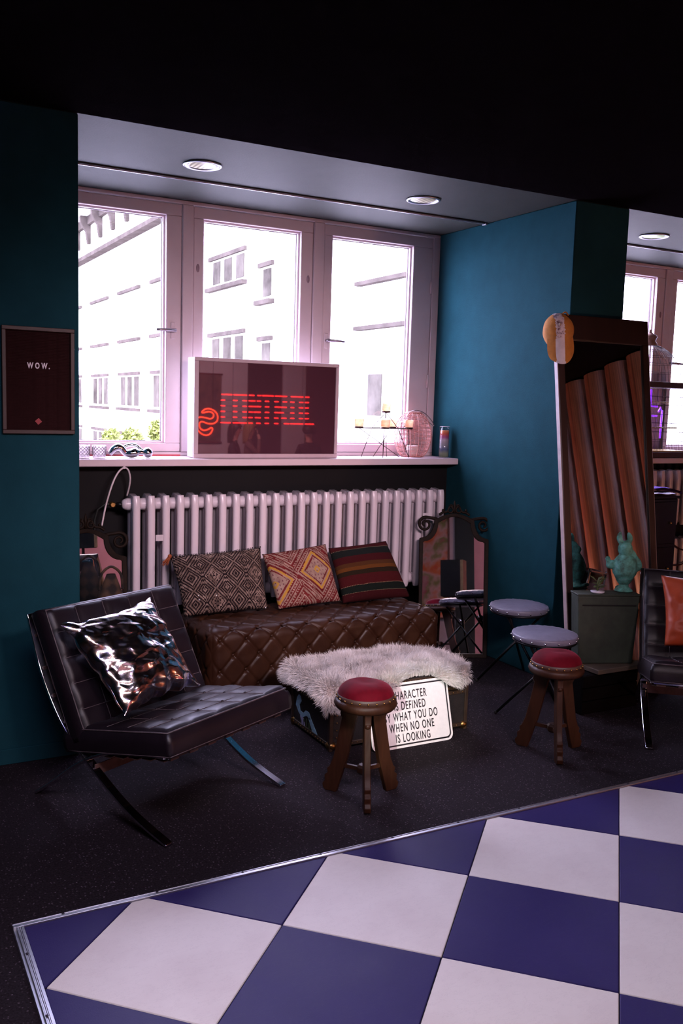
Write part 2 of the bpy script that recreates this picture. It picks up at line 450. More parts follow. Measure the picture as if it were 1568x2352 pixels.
tree((10.0, 36.4, 0), 6.38, .50, 'yellow green street tree low in the left pane', 1)
tree((10.0, 32.6, 0), 6.85, .40, 'taller green street tree by the left pane frame', 2)
tree((10.0, 39.6, 0), 6.25, .42, 'small pale tree furthest left outside the window', 3)

# ------------------------------------------------------------------ checkered mat
def tile_mats():
    out = []
    for name, c, c2, ro in (('white_vinyl_tile', (.78, .72, .68), (.58, .48, .47), .45), ('navy_vinyl_tile', (.028, .020, .105), (.046, .036, .150), .45)):
        m, nt, b = new_mat(name)
        n1 = noise(nt, 3.0, 4, .6); n2 = noise(nt, 9, 6, .75, stretch=(1, 3, 1))
        base = mixc(nt, ((n1-.45)*2.2).clamp()*.55, c, c2)
        scr = ((n2-.5).abs().lt(.0045))*.16
        nt.links.new(mixc(nt, scr, base, (.22, .17, .18) if c[0] > .3 else (.09, .075, .13)), b.inputs['Base Color'])
        nt.links.new((n1*.20+(ro-.10)).k, b.inputs['Roughness'])
        b.inputs['Specular IOR Level'].default_value = .10
        bump(nt, b, noise(nt, 240, 2), .12, .002)
        out.append(m)
    return out
TW, TN = tile_mats()
def clip(poly, ax, lim, keep_less):
    out = []
    for i in range(len(poly)):
        a, b = poly[i], poly[(i+1) % len(poly)]
        ia = (a[ax] <= lim) == keep_less; ib = (b[ax] <= lim) == keep_less
        if ia: out.append(a)
        if ia != ib:
            t = (lim-a[ax])/(b[ax]-a[ax]); out.append((a[0]+(b[0]-a[0])*t, a[1]+(b[1]-a[1])*t))
    return out
def mat_floor():
    t = empty('checkered_mat', (.41, 2.75, 0))
    X0, X1, Y0, Y1 = .425, 3.80, -.80, 2.735
    MB().box(X0, X1, Y0, Y1, .001, .010).build('backing', mat('mat_backing', (.02, .018, .025), .8), t).location = (-.41, -2.75, 0)
    D = .7071/2; cx0, cy0 = .784, 2.410
    for j in range(-2, 11):
        for i in range(-3, 14):
            cx = cx0 + i*D; cy = cy0 - j*D
            if (i+j) % 2: continue
            white = (j % 2 == 0)
            g = D-.0016
            p = [(cx-g, cy), (cx, cy-g), (cx+g, cy), (cx, cy+g)]
            for ax, lim, kl in ((0, X0, False), (0, X1, True), (1, Y0, False), (1, Y1, True)):
                if len(p) >= 3: p = clip(p, ax, lim, kl)
            if len(p) < 3: continue
            ar = abs(sum(p[k][0]*p[(k+1) % len(p)][1]-p[(k+1) % len(p)][0]*p[k][1] for k in range(len(p))))/2
            if ar < .002: continue
            o = MB().prism([(a-cx, b-cy) for a, b in p], .010, .0165+random.uniform(-.0006, .0006)).build('tile', TW if white else TN, t, bevel=.003)
            o.location = (cx-.41, cy-2.75, 0)
    def strip(x0, x1, y0, y1):
        e = MB(); lx = (x1-x0) > (y1-y0); wd = (y1-y0) if lx else (x1-x0)
        for a, b, h in ((0, .30, .014), (.30, .42, .020), (.42, .58, .018), (.58, .70, .020), (.70, 1, .021)):
            if lx: e.box(x0, x1, y1-wd*b, y1-wd*a, 0, h)
            else: e.box(x0+wd*a, x0+wd*b, y0, y1, 0, h)
        o = e.build('edge_trim', ALU, t, bevel=.0008); o.location = (-.41, -2.75, 0)
        L = (x1-x0) if lx else (y1-y0)
        for k in range(int(L/.30)):
            c = (x0+.15+k*.30, (y0+y1)/2) if lx else ((x0+x1)/2, y1-.15-k*.30)
            s_ = MB().lathe([(.0045, .016), (.0045, .0212), (.003, .0222)], 10, (c[0]-.41, c[1]-2.75, 0)).build('screw', mat('screw_dark', (.06, .05, .07), .4, .8), t, smooth=True)
    strip(.395, X1, 2.735, 2.768)
    strip(X1, X1+.03, Y0, 2.735)
    strip(.395, .425, Y0, 2.735)
    tag(t, 'checkered dance floor mat of white and navy diamond tiles with aluminium edge', 'floor mat')
mat_floor()

# ------------------------------------------------------------------ lounge chairs
def leather(name, c, c2, rough=.32, worn=.35, spec=.42):
    m, nt, b = new_mat(name)
    n1 = noise(nt, 5, 5, .65); n2 = noise(nt, 170, 3, .6); n3 = noise(nt, 26, 4, .7)
    k = ((n1-.42)*3).clamp()*worn + ((n3-.55)*3).clamp()*.25
    nt.links.new(mixc(nt, k.clamp(), c, c2), b.inputs['Base Color'])
    nt.links.new((n1*.25+(rough-.12)).k, b.inputs['Roughness'])
    b.inputs['Specular IOR Level'].default_value = spec
    bump(nt, b, n2*.5+n3*.5, .22, .003)
    return m
BLKLEATHER = leather('black_aubergine_leather', (.009, .005, .008), (.020, .012, .018), .42)
WORNPIPE = mat('worn_leather_piping', (.10, .075, .08), .5, vary=.5, vscale=40)
STRAP = mat('tan_worn_strap', (.09, .05, .045), .5, vary=.4, vscale=30)
def cushion(name, parent, p0, ax, ay, w_, l_, th, cols, rows, m, bend=0.0):
    """tufted slab: p0 = centre of lower edge of the outer face, ax width direction, ay length direction; outer face towards ax x ay"""
    p0, ax, ay = Vector(p0), Vector(ax).normalized(), Vector(ay).normalized(); n = ax.cross(ay)
    rd = .022
    def P(u, v, h): return p0 + ax*((u-.5)*w_) + ay*(v*l_) + n*h
    mb = MB(); NU, NV = cols*8, rows*8
    def top(u, v):
        a, b = (u*cols) % 1.0, (v*rows) % 1.0
        puff = (abs(math.sin(PI*a))*abs(math.sin(PI*b)))**.45*.008 if 0 < u < 1 and 0 < v < 1 else 0
        e = min(u*w_, (1-u)*w_, v*l_, (1-v)*l_)
        h = -rd*(1-math.sqrt(max(0, 1-(1-min(1, e/rd))**2))) if e < rd else 0
        wr = .0035*vnoise(u*9, v*9, w_*3, 1)
        uu_, vv_ = u, v
        return P(uu_, vv_, h+puff+(wr if e > .01 else 0))
    mb.grid(top, NU, NV)
    ring = [(i/NU, 0) for i in range(NU)] + [(1, j/NV) for j in range(NV)] + [(1-i/NU, 1) for i in range(NU)] + [(0, 1-j/NV) for j in range(NV)]
    hs = [-rd, -rd-.02, -th*.5, -th+.02, -th]
    def side(u, v):
        k = min(len(ring)-1, int(round(u*len(ring)))) if u < 1 else 0
        h = hs[int(round(v*(len(hs)-1)))]
        a, b = ring[k]; bulge = .006 if -th+.01 < h < -rd-.01 else 0
        q = P(a, b, h); d = ax*(0 if 0 < a < 1 else (1 if a == 1 else -1)) + ay*(0 if 0 < b < 1 else (1 if b == 1 else -1))
        return q + d*bulge
    mb.grid(side, len(ring), len(hs)-1, flip=True)
    mb.add([P(0, 0, -th), P(1, 0, -th), P(1, 1, -th), P(0, 1, -th)], [(3, 2, 1, 0)])
    o = mb.build(name, m, parent, smooth=True, weld=True)
    pp = [P(a, b, -.004) + (ax*((a-.5)*-2*.006) + ay*((b-.5)*-2*.006)) for a, b in ((0, 0), (1, 0), (1, 1), (0, 1))]
    def loop(h, ins):
        q = []
        cs = [(0, 0), (1, 0), (1, 1), (0, 1)]
        for i in range(4):
            a, b = cs[i], cs[(i+1) % 4]
            for k in range(10):
                t = k/10; u = a[0]+(b[0]-a[0])*t; v = a[1]+(b[1]-a[1])*t
                du = (.5-u)*2*ins/w_ if True else 0; dv = (.5-v)*2*ins/l_
                q.append(P(u+du, v+dv, h))
        return q
    pi_ = MB().tube(loop(-.010, .007), .0032, 6, closed=True); pi_.tube(loop(-th+.006, .0), .003, 6, closed=True)
    pi_.build('piping', WORNPIPE, o, smooth=True)
    bt = MB()
    for i in range(1, cols):
        for j in range(1, rows): bt.ball(P(i/cols, j/rows, .001), .007, 8, 5)
    bt.build('button_row', m, o, smooth=True)
    sm = MB()
    for i in range(1, cols): sm.tube([P(i/cols, v, .0012) for v in np.linspace(.03, .97, 24)], .0016, 5)
    for j in range(1, rows): sm.tube([P(u, j/rows, .0012) for u in np.linspace(.03, .97, 24)], .0016, 5)
    sm.build('seam_piping', WORNPIPE, o, smooth=True)
    return o
def bar(path, half_w, th, axis=Vector((1, 0, 0))):
    """flat steel bar following a path lying in a plane normal to axis"""
    mb = MB(); v = []; P = [Vector(p) for p in path]; N = len(P)
    for i in range(N):
        t = (P[min(i+1, N-1)]-P[max(i-1, 0)]).normalized(); n = axis.cross(t).normalized()
        for a, b in ((-1, -1), (1, -1), (1, 1), (-1, 1)): v.append(P[i]+axis*half_w*a+n*th*.5*b)
    f = []
    for i in range(N-1):
        for k in range(4): f.append((i*4+k, i*4+(k+1) % 4, (i+1)*4+(k+1) % 4, (i+1)*4+k))
    f += [(3, 2, 1, 0), tuple((N-1)*4+k for k in range(4))]
    return mb.add(v, f)
def lounge_chair(loc, rz, label):
    t = empty('lounge_chair', loc, rz)
    wd = .70
    backA = spline([(0, .415, .745), (0, .33, .52), (0, .20, .33), (0, .02, .19), (0, -.18, .075), (0, -.375, .006)], 8)
    seatB = spline([(0, -.36, .335), (0, -.18, .315), (0, .0, .255), (0, .14, .175), (0, .28, .07), (0, .375, .006)], 8)
    for s in (-1, 1):
        a = bar([(s*.335, p.y, p.z) for p in backA], .0175, .011).build('leg', CHROME, t, bevel=.002)
        b = bar([(s*.335, p.y, p.z) for p in seatB], .0175, .011).build('leg', CHROME, t, bevel=.002)
    for y, z in ((.405, .73), (.215, .335), (-.352, .332)):
        MB().box(-.335, .335, y-.016, y+.016, z-.006, z+.005).build('crossbar', CHROME, t, bevel=.002)
    st = MB().box(-.026, .026, -.35, .02, 0, .004).mesh('strap')
    def strap(mb, nm='strap'): return mb.build(nm, STRAP, t, bevel=.001)
    for i in range(7):
        y = -.33 + i*.072
        z = .318 - (y+.33)*.20
        mb = MB().box(-.34, .34, y-.022, y+.022, z-.004, z)
        strap(mb)
    for i in range(7):
        x = -.30 + i*.10
        MB().box(x-.022, x+.022, -.367, -.350, .316, .340).build('strap_loop', STRAP, t, bevel=.002)
    for i in range(6):
        q = backA[4+i*4]; MB().box(-.34, .34, q.y-.002, q.y+.004, q.z-.022, q.z+.022).build('strap', STRAP, t, bevel=.001)
    a = math.atan2(.12, .60)
    cushion('seat_cushion', t, (0, -.375, .440), (1, 0, 0), (0, math.cos(a), -math.sin(a)), wd, .58, .100, 5, 5, BLKLEATHER)
    d = Vector((0, .245, .475)).normalized()
    cushion('back_cushion', t, (0, .060, .315), (1, 0, 0), d, wd, .53, .095, 5, 5, BLKLEATHER)
    tag(t, label, 'lounge chair', 'tufted black leather lounge chairs')
    return t
ch1 = lounge_chair((1.113, 3.556, 0), math.radians(27.2), 'tufted black leather lounge chair holding a crumpled silver cushion')
ch2 = lounge_chair((3.875, 3.10, 0), math.radians(-41), 'tufted black leather lounge chair with an orange cushion, right edge')

# ------------------------------------------------------------------ cushions
def pillow(name, corners, th, m, nu=36, nv=36, pinch=.06, parent=None, wr=.004, seed=0, crumple=0, sag=0):
    """stuffed cushion spanned by four corners (bl, br, tr, tl); bulges both ways"""
    bl, br, tr, tl = [Vector(c) for c in corners]
    nrm = (br-bl).cross(tl-bl).normalized()
    ctr = (bl+br+tr+tl)/4
    def base(u, v):
        a, b = u*2-1, v*2-1
        pu = 1-pinch*(1-b*b)*1.0 if False else 1
        uu_ = .5+.5*a*(1-pinch*(1-b*b)*abs(a)); vv_ = .5+.5*b*(1-pinch*(1-a*a)*abs(b))
        # edges bow inwards in the middle, corners stay
        uu_ = .5+.5*a*(1-pinch*(1-b**2)*(abs(a)**2)); vv_ = .5+.5*b*(1-pinch*(1-a**2)*(abs(b)**2))
        return bl*(1-uu_)*(1-vv_)+br*uu_*(1-vv_)+tr*uu_*vv_+tl*(1-uu_)*vv_
    def H(u, v):
        a, b = abs(u*2-1), abs(v*2-1)
        return th*.5*(max(0, 1-a**2.6)*max(0, 1-b**2.6))**.55
    mb = MB()
    def side(sg):
        def fn(u, v):
            h = H(u, v); p = base(u, v)
            edge = min(1, min(u, 1-u, v, 1-v)*12)
            w_ = wr*(vnoise(u*5+seed, v*5, sg*3+seed)+.6*vnoise(u*14, v*11+seed, sg))*edge
            if crumple:
                q = 0
                for s_, am in ((2.2, .9), (4.5, .5), (9, .30), (19, .13)):
                    q += am*(1-2*abs(vnoise(u*s_*.55+seed+v*s_*.25, v*s_+seed, sg*5)))
                w_ += crumple*(q-.9)*(.35+.65*edge)
                p = p + (br-bl).normalized()*crumple*.8*vnoise(u*9, v*9, 7+seed)+(tl-bl).normalized()*crumple*.8*vnoise(u*9, v*9, 17+seed)
            return p + nrm*(sg*h + w_)
        return fn
    mb.grid(side(1), nu, nv); k = len(mb.v); mb.grid(side(-1), nu, nv, flip=True)
    if not crumple:
        pass
    o = mb.build(name, m, parent, smooth=True)
    me = o.data; uvl = me.uv_layers.new(name='uv')
    per = (nu+1)*(nv+1)
    idx = np.empty(len(me.loops), dtype=np.int32); me.loops.foreach_get('vertex_index', idx)
    loc = idx % per; uv = np.stack([(loc % (nu+1))/nu, (loc//(nu+1))/nv], 1).astype(np.float32)
    uvl.data.foreach_set('uv', uv.ravel())
    if not crumple:
        md = o.modifiers.new('weld', 'WELD'); md.merge_threshold = 2e-4
    return o
def weave_bump(nt, b, U, V, k=110):
    bump(nt, b, ((U*k*PI).sin().abs()+(V*k*PI).sin().abs())*.5, .35, .002)
def kilim_dark():
    m, nt, b = new_mat('black_tan_diamond_kilim')
    U, V, _ = xyz(nt, 'UV')
    u = (U*96).floor()/96; v = (V*60).floor()/60
    d = ((u*4).frac()-.5).abs()*2 + ((v*2.4+.2).frac()-.5).abs()*2
    rings = (d*3.6).frac().gt(.56)
    small = ((((u*16).frac()-.5).abs()+((v*10).frac()-.5).abs())*2).frac().gt(.62)
    col = (u*4).floor()
    alt = ((col*.5).frac()).gt(.25)
    pat = rings._m('MULTIPLY', 1.0)
    pat2 = (pat*(S(nt, alt._m('SUBTRACT', 1.0).k).abs()) + (pat.mx(small*d.lt(.8)))*alt).clamp()
    band = ((u*4).frac()-.5).abs().gt(.46)
    zig = (((v*30).floor()*.5).frac().gt(.25))
    pat3 = (pat2*(band.lt(.5)) + band*zig).clamp()
    nz = noise(nt, 30, 3)
    tan = ramp(nt, nz, [(.35, (.11, .072, .056)), (.65, (.26, .185, .15))])
    nt.links.new(mixc(nt, pat3, (.012, .007, .008), tan), b.inputs['Base Color'])
    b.inputs['Roughness'].default_value = .95; b.inputs['Specular IOR Level'].default_value = .1
    weave_bump(nt, b, U, V); return m
def kilim_red():
    m, nt, b = new_mat('red_cream_zigzag_kilim')
    U, V, _ = xyz(nt, 'UV')
    u = (U*80).floor()/80; v = (V*62).floor()/62
    D = (u-.68).abs()*2.3 + (v-.52).abs()*1.75            # big medallion
    D2 = (u-.02).abs()*2.3 + (v-.40).abs()*1.75
    dm = D.mn(D2)
    key = (((u*15).frac()-.5).abs()*2).gt(.5)
    stripes = (dm*9.5).frac()
    meander = (stripes*1.0).gt(.5)*1.0
    teeth = (((u+v)*16).frac()).gt(.5)
    zone = (dm*4.75).frac().gt(.5)
    pat = (meander*(zone.lt(.5)) + (((dm*9.5).frac()-.5).abs().lt(.30)*(teeth)+ ((dm*9.5).frac().gt(.86)))*zone).clamp()
    nz = noise(nt, 24, 3)
    red = ramp(nt, nz, [(.3, (.085, .009, .010)), (.7, (.16, .022, .022))])
    crm = ramp(nt, nz, [(.3, (.22, .13, .10)), (.7, (.35, .24, .19))])
    c = mixc(nt, pat, red, crm)
    ring = ((dm-.56).abs().lt(.045))
    c = mixc(nt, ring, c, (.42, .22, .035))
    inside = dm.lt(.40)
    lat = (((u*20).frac()-.5).abs().lt(.22)*(((v*15).frac()-.5).abs().lt(.22)))
    c = mixc(nt, inside, c, crm)
    c = mixc(nt, inside*lat, c, (.14, .05, .06))
    c = mixc(nt, dm.lt(.13)*(dm.gt(.06)), c, (.40, .22, .04))
    nt.links.new(c, b.inputs['Base Color'])
    b.inputs['Roughness'].default_value = .95; b.inputs['Specular IOR Level'].default_value = .1
    weave_bump(nt, b, U, V); return m
def kilim_stripe():
    m, nt, b = new_mat('dark_striped_kilim')
    U, V, _ = xyz(nt, 'UV')
    nz = noise(nt, 9, 4); v = V + (nz-.5)*.02
    n = nt.nodes.new('ShaderNodeValToRGB'); nt.links.new(v.k, n.inputs[0]); n.color_ramp.interpolation = 'CONSTANT'
    st = [(0, (.034, .005, .006)), (.12, (.007, .010, .008)), (.24, (.050, .006, .007)), (.42, (.018, .011, .006)), (.50, (.100, .034, .008)), (.56, (.060, .022, .008)),
          (.63, (.040, .005, .006)), (.76, (.009, .011, .010)), (.90, (.045, .006, .007))]
    el = n.color_ramp.elements
    while len(el) < len(st): el.new(.5)
    for e, (p, c) in zip(el, st): e.position = p; e.color = rgba(c)
    dash = ((v-.245).abs().lt(.006)).mx((v-.895).abs().lt(.006)).mx((v-.125).abs().lt(.004))*((U*46).frac().gt(.45))
    nt.links.new(mixc(nt, dash*.6, n.outputs[0], (.30, .20, .12)), b.inputs['Base Color'])
    b.inputs['Roughness'].default_value = .95; b.inputs['Specular IOR Level'].default_value = .1
    weave_bump(nt, b, U, V, 80); return m
# pillows on the bench
c1 = empty('cushion', (1.85, 4.74, .43))
def lean(x0, x1, xt0, xt1, z0a, z0b, z1a, z1b, yb=4.70, yt=4.90):
    z0a += .012; z0b += .012
    return [(x0, yb, z0a), (x1, yb, z0b), (xt1, yt, z1b), (xt0, yt, z1a)]
def off(pts, o): return [Vector(p)-Vector(o) for p in pts]
q1 = lean(1.585, 2.085, 1.565, 2.115, .432, .440, .748, .770)
pb = pillow('cover', off(q1, (1.85, 4.74, .43)), .13, kilim_dark(), parent=c1, pinch=.04)
fr = MB()
for k in range(60):
    t = k/59; a = Vector(q1[3]).lerp(Vector(q1[2]), t)-Vector((1.85, 4.74, .43))
    a.z -= .03*(4*t*(1-t))*.35
    fr.tube([a, a+Vector((random.uniform(-.004, .004), random.uniform(-.006, .004), .010))], .0022, 4)
fr.build('fringe', mat('dark_wool_fringe', (.015, .009, .009), .95), c1)
ts = MB(); tp = Vector(q1[3])-Vector((1.85, 4.74, .43))
for k in range(26):
    a = tp+Vector((random.uniform(-.008, .008), random.uniform(-.01, .01), -.005)); ts.tube([a, a+Vector((random.uniform(-.045, -.01), random.uniform(-.02, .01), random.uniform(-.02, -.05)))], [.003, .0015], 4)
ts.ball(tp, .012, 8, 6)
ts.build('tassel', mat('rust_orange_wool', (.30, .07, .02), .9), c1)
sq = MB()
for (u, v) in ((.18, .35), (.37, .33), (.18, .28), (.2, .8), (.96, .02), (.2, .72)):
    bl, br, tr, tl = off(q1, (1.85, 4.74, .43)); p = bl*(1-u)*(1-v)+br*u*(1-v)+tr*u*v+tl*(1-u)*v
    sq.ball(p+Vector((0, -.068*(max(0, 1-abs(2*u-1)**2.6)*max(0, 1-abs(2*v-1)**2.6))**.55-.002, 0)), .006, 8, 6, (1, .4, 1))
sq.build('sequin', mat('silver_sequin', (.8, .75, .75), .2, .8), c1, smooth=True)
tag(c1, 'black and tan diamond patterned kilim cushion with an orange tassel', 'cushion', 'cushions on the leather bench')
q2 = lean(2.150, 2.555, 2.125, 2.545, .428, .446, .730, .772)
c2 = pillow('cushion', off(q2, (2.33, 4.74, .43)), .13, kilim_red(), pinch=.03, seed=3); c2.location = (2.33, 4.74, .43)
tag(c2, 'red and cream zigzag kilim cushion with a yellow medallion, middle of the bench', 'cushion', 'cushions on the leather bench')
q3 = lean(2.570, 3.045, 2.565, 2.975, .430, .434, .745, .772)
c3 = pillow('cushion', off(q3, (2.8, 4.74, .43)), .13, kilim_stripe(), pinch=.03, seed=5); c3.location = (2.8, 4.74, .43)
tag(c3, 'dark red striped kilim cushion at the right end of the bench', 'cushion', 'cushions on the leather bench')
# foil cushion on the chair
def foil():
    m, nt, b = new_mat('iridescent_silver_foil')
    n1 = noise(nt, 9, 3, .6); n2 = noise(nt, 22, 5, .7)
    c = ramp(nt, n1, [(.36, (.72, .68, .80)), (.46, (.80, .62, .55)), (.52, (.62, .70, .85)), (.58, (.72, .52, .40)), (.66, (.55, .50, .80))])
    nt.links.new(c, b.inputs['Base Color']); b.inputs['Metallic'].default_value = 1.0; b.inputs['Roughness'].default_value = .17
    bump(nt, b, n2, .10, .010); return m
ey = Vector((-math.sin(math.radians(27.2)), math.cos(math.radians(27.2)), 0)); ex = Vector((ey.y, -ey.x, 0))
def ch1w(x, y, z): return Vector((1.113, 3.556, 0)) + ex*x + ey*y + Vector((0, 0, z))
fq = [ch1w(-.290, -.085, .412), ch1w(.165, -.055, .418), ch1w(.100, .185, .775), ch1w(-.375, .180, .745)]
fo = Vector(ch1w(-.1, 0, .41))
fp = pillow('foil_cushion', [p-fo for p in fq], .15, foil(), 90, 90, pinch=.12, seed=11, crumple=.015); fp.location = fo
tag(fp, 'crumpled iridescent silver foil cushion leaning on the black lounge chair', 'cushion')
cq = math.radians(-41); ex2 = Vector((math.cos(cq), math.sin(cq), 0)); ey2 = Vector((-math.sin(cq), math.cos(cq), 0))
def ch2w(x, y, z): return Vector((3.875, 3.10, 0)) + ex2*x + ey2*y + Vector((0, 0, z))
oq = [ch2w(-.255, -.03, .437), ch2w(.17, -.03, .437), ch2w(.16, .14, .775), ch2w(-.275, .14, .775)]
oo = Vector(ch2w(0, 0, .43))
op = pillow('leather_cushion', [p-oo for p in oq], .13, leather('burnt_orange_leather', (.42, .060, .018), (.50, .090, .03), .42), pinch=.07, wr=.010, seed=21); op.location = oo
tag(op, 'burnt orange leather cushion on the lounge chair at the right edge', 'cushion')

# ------------------------------------------------------------------ tufted bench
def bench():
    x0, x1, y0, y1, z0, z1 = 1.625, 3.075, 4.40, 4.965, .035, .425
    t = empty('tufted_bench', ((x0+x1)/2, (y0+y1)/2, 0)); T = Vector(((x0+x1)/2, (y0+y1)/2, 0))
    rd = .06; L, W_, Hh = x1-x0, y1-y0, z1-z0
    c0 = Vector((x0+rd, y0+rd, z0+.015)); cc = Vector((x1-rd, y1-rd, z1-rd))
    du, dv = .074, .084
    def tuft(a, b):
        # diamond lattice of buttons at (i*du, j*dv) with i+j even
        p, q = a/du, b/dv
        s, d = (p+q)/2, (p-q)/2
        fs, fd = s-round(s), d-round(d)
        btn = math.exp(-((fs*2*du)**2+(fd*2*dv)**2)/(.019**2))
        fold = max(math.exp(-(fs*2*du/.0115)**2), math.exp(-(fd*2*dv/.0115)**2))
        return -.015*btn - .0065*fold + .006
    def rb(p):
        q = Vector((min(max(p.x, c0.x), cc.x), min(max(p.y, c0.y), cc.y), min(max(p.z, c0.z), cc.z)))
        d = p-q
        n = d.normalized() if d.length > 1e-6 else Vector((0, 0, 1))
        return q, n
    mb = MB(); R = .012
    def emit(fn, nu, nv, uvf, edge, flip=False):
        def g(u, v):
            p = fn(u, v); q, n = rb(p)
            a, b = uvf(p); e = edge(u, v)
            cr = .0022*vnoise(p.x*18, p.y*18, p.z*18)
            return q + n*(rd + (tuft(a, b)+cr)*e) - T
        mb.grid(g, nu, nv, flip)
    ed = lambda t, L_: min(1, max(0, min(t, 1-t)*L_/.05))
    emit(lambda u, v: Vector((x0+u*L, y0+v*W_, z1)), 290, 112, lambda p: (p.x-x0-L/2, p.y-y0-.03), lambda u, v: ed(u, L)*min(1, (1-v)*W_/.05))
    emit(lambda u, v: Vector((x0+u*L, y0, z0+v*Hh)), 290, 80, lambda p: (p.x-x0-L/2, p.z-z1-.03), lambda u, v: ed(u, L)*min(1, v*Hh/.05))
    emit(lambda u, v: Vector((x0, y0+u*W_, z0+v*Hh)), 112, 80, lambda p: (p.y-y0-.14, p.z-z1-.03), lambda u, v: ed(u, W_)*ed(v, Hh), True)
    emit(lambda u, v: Vector((x1, y0+u*W_, z0+v*Hh)), 112, 80, lambda p: (p.y-y0-.14, p.z-z1-.03), lambda u, v: ed(u, W_)*ed(v, Hh))
    emit(lambda u, v: Vector((x0+u*L, y1, z0+v*Hh)), 60, 20, lambda p: (0, 0), lambda u, v: 0, True)
    emit(lambda u, v: Vector((x0+u*L, y0+v*W_, z0)), 40, 16, lambda p: (0, 0), lambda u, v: 0, True)
    lm = leather('worn_brown_leather', (.028, .010, .005), (.066, .027, .012), .42, .6, .22)
    o = mb.build('upholstery', lm, t, smooth=True)
    btm = MB()
    for j in range(0, 7):
        for i in range(-10, 11):
            if (i+j) % 2: continue
            a, b = i*du, j*dv
            if b+.03 < W_-.04 and abs(a) < L/2-.05: btm.ball((a, y0+.03+b-T.y, z1-.008), .008, 8, 5, (1, 1, .5))
    for j in range(-5, 1):
        for i in range(-10, 11):
            if (i+j) % 2: continue
            z = z1+.03+j*dv
            if z < z1-.05 and z > z0+.05 and abs(i*du) < L/2-.05: btm.ball((i*du, y0+.008-T.y, z), .008, 8, 5, (1, .5, 1))
    btm.build('button_row', lm, o, smooth=True)
    for sx in (-1, 1):
        for sy in (-1, 1):
            MB().lathe([(.026, 0), (.03, .02), (.024, .05)], 14, (sx*(L/2-.09), sy*(W_/2-.08), 0)).build('foot', mat('dark_turned_wood', (.03, .014, .008), .4), t, smooth=True)
    tag(t, 'long brown leather bench with deep button tufting below the radiator', 'bench')
bench()

# ------------------------------------------------------------------ cast iron radiators
RADW = mat('radiator_enamel', (.66, .58, .62), .28, vary=.06, vscale=7, bmp=.05, bscale=60)
def radiator(name, label, xs, pitch, n, zb, zt, ycen, group=None):
    t = empty(name, (xs, ycen, zb)); Hh = zt-zb
    def cap(zc, r_, e):   # vertical column: bevelled slab with rounded ends
        pass
    m = MB()
    def column(y, hw, hd, za, zb_):
        prof = [(za, .45), (za+.02, .85), (za+.05, 1), (zb_-.06, 1), (zb_-.025, .88), (zb_, .5)]
        ring = [(math.cos(2*PI*k/12), math.sin(2*PI*k/12)) for k in range(12)]
        sup = lambda c: math.copysign(abs(c)**.65, c)
        v = []
        for z, s in prof:
            for a, b in ring: v.append((sup(a)*hw*(.75+.25*s), y+sup(b)*hd*s, z))
        f = [(i*12+k, i*12+(k+1) % 12, (i+1)*12+(k+1) % 12, (i+1)*12+k) for i in range(len(prof)-1) for k in range(12)]
        f += [tuple(range(11, -1, -1)), tuple(range(60, 72))]
        m.add(v, f)
    column(-.072, .022, .024, 0, Hh)
    column(-.008, .014, .017, .05, Hh-.05)
    column(.050, .016, .020, .03, Hh-.02)
    for z in (Hh-.052, .045):
        m.lathe([(.034, -pitch*.5), (.036, -.01), (.036, .01), (.034, pitch*.5)], 14, M=Matrix.Translation((0, -.01, z)) @ Matrix.Rotation(PI/2, 4, 'Y'))
    m.prism([(-.072, Hh-.085), (.055, Hh-.085), (.055, Hh-.02), (.02, Hh+.006), (-.072, Hh-.008)], -.016, .016, 'x')
    m.prism([(-.072, .02), (.055, .02), (.055, .085), (-.072, .085)], -.013, .013, 'x')
    me = m.mesh('section'); me.materials.append(RADW)
    me.polygons.foreach_set('use_smooth', [True]*len(me.polygons))
    try: me.set_sharp_from_angle(angle=math.radians(50))
    except Exception: pass
    for i in range(n):
        o = bpy.data.objects.new('section', me); COL.objects.link(o); o.parent = t; o.location = ((i+.5)*pitch, 0, 0)
    MB().lathe([(.030, -.012), (.032, 0), (.024, .014), (.010, .02)], 16, M=Matrix.Translation((-.004, -.01, Hh-.052)) @ Matrix.Rotation(-PI/2, 4, 'Y')).build('end_plug', RADW, t, smooth=True)
    tag(t, label, 'radiator', group); return t
r1 = radiator('radiator', 'white column radiator below the big window sill', 1.372, .0860, 25, .435, 1.075, 5.12)
vl = MB().tube([(-.012, -.01, .588), (-.05, -.01, .588)], .012, 10); vl.build('valve_union', BLACKM, r1, smooth=True)
MB().lathe([(.013, -.03), (.017, -.02), (.017, .01), (.012, .014)], 8, M=Matrix.Translation((-.075, -.012, .588)) @ Matrix.Rotation(PI/2, 4, 'X')).build('valve', BRASS, r1, smooth=False)
MB().tube([(-.05, 0, .588), (-.11, .01, .590), (-.15, .02, .56), (-.165, .03, .50), (-.165, .03, -.43)], .007, 8).build('pipe', mat('dark_pipe', (.012, .014, .013), .5), r1, smooth=True)
for i, hz in ((2, .40), (23, .47)):
    MB().box(i*.086-.022, i*.086+.022, -.098, -.093, hz-.018, hz+.018).build('heat_meter', mat('pink_tag', (.62, .55, .58), .5), r1, bevel=.003)
for i in (5, 19):
    MB().box(i*.086-.012, i*.086+.012, .05, .14, .08, .11).build('wall_bracket', BLACKM, r1)
r2 = radiator('radiator', 'white column radiator below the second window at the right edge', 4.55, .0860, 24, .755, 1.185, 5.12)
MB().box(.2, 1.8, .05, .14, .2, .23).build('wall_bracket', BLACKM, r2)
r3 = radiator('radiator', 'low white radiator near the floor at the right edge', 5.60, .0860, 10, .10, .645, 5.12)
for i in range(2):
    for xx in (.2, .6):
        MB().box(xx, xx+.03, -.02, .02, -.10, .02).build('foot', BLACKM, r3)
    break
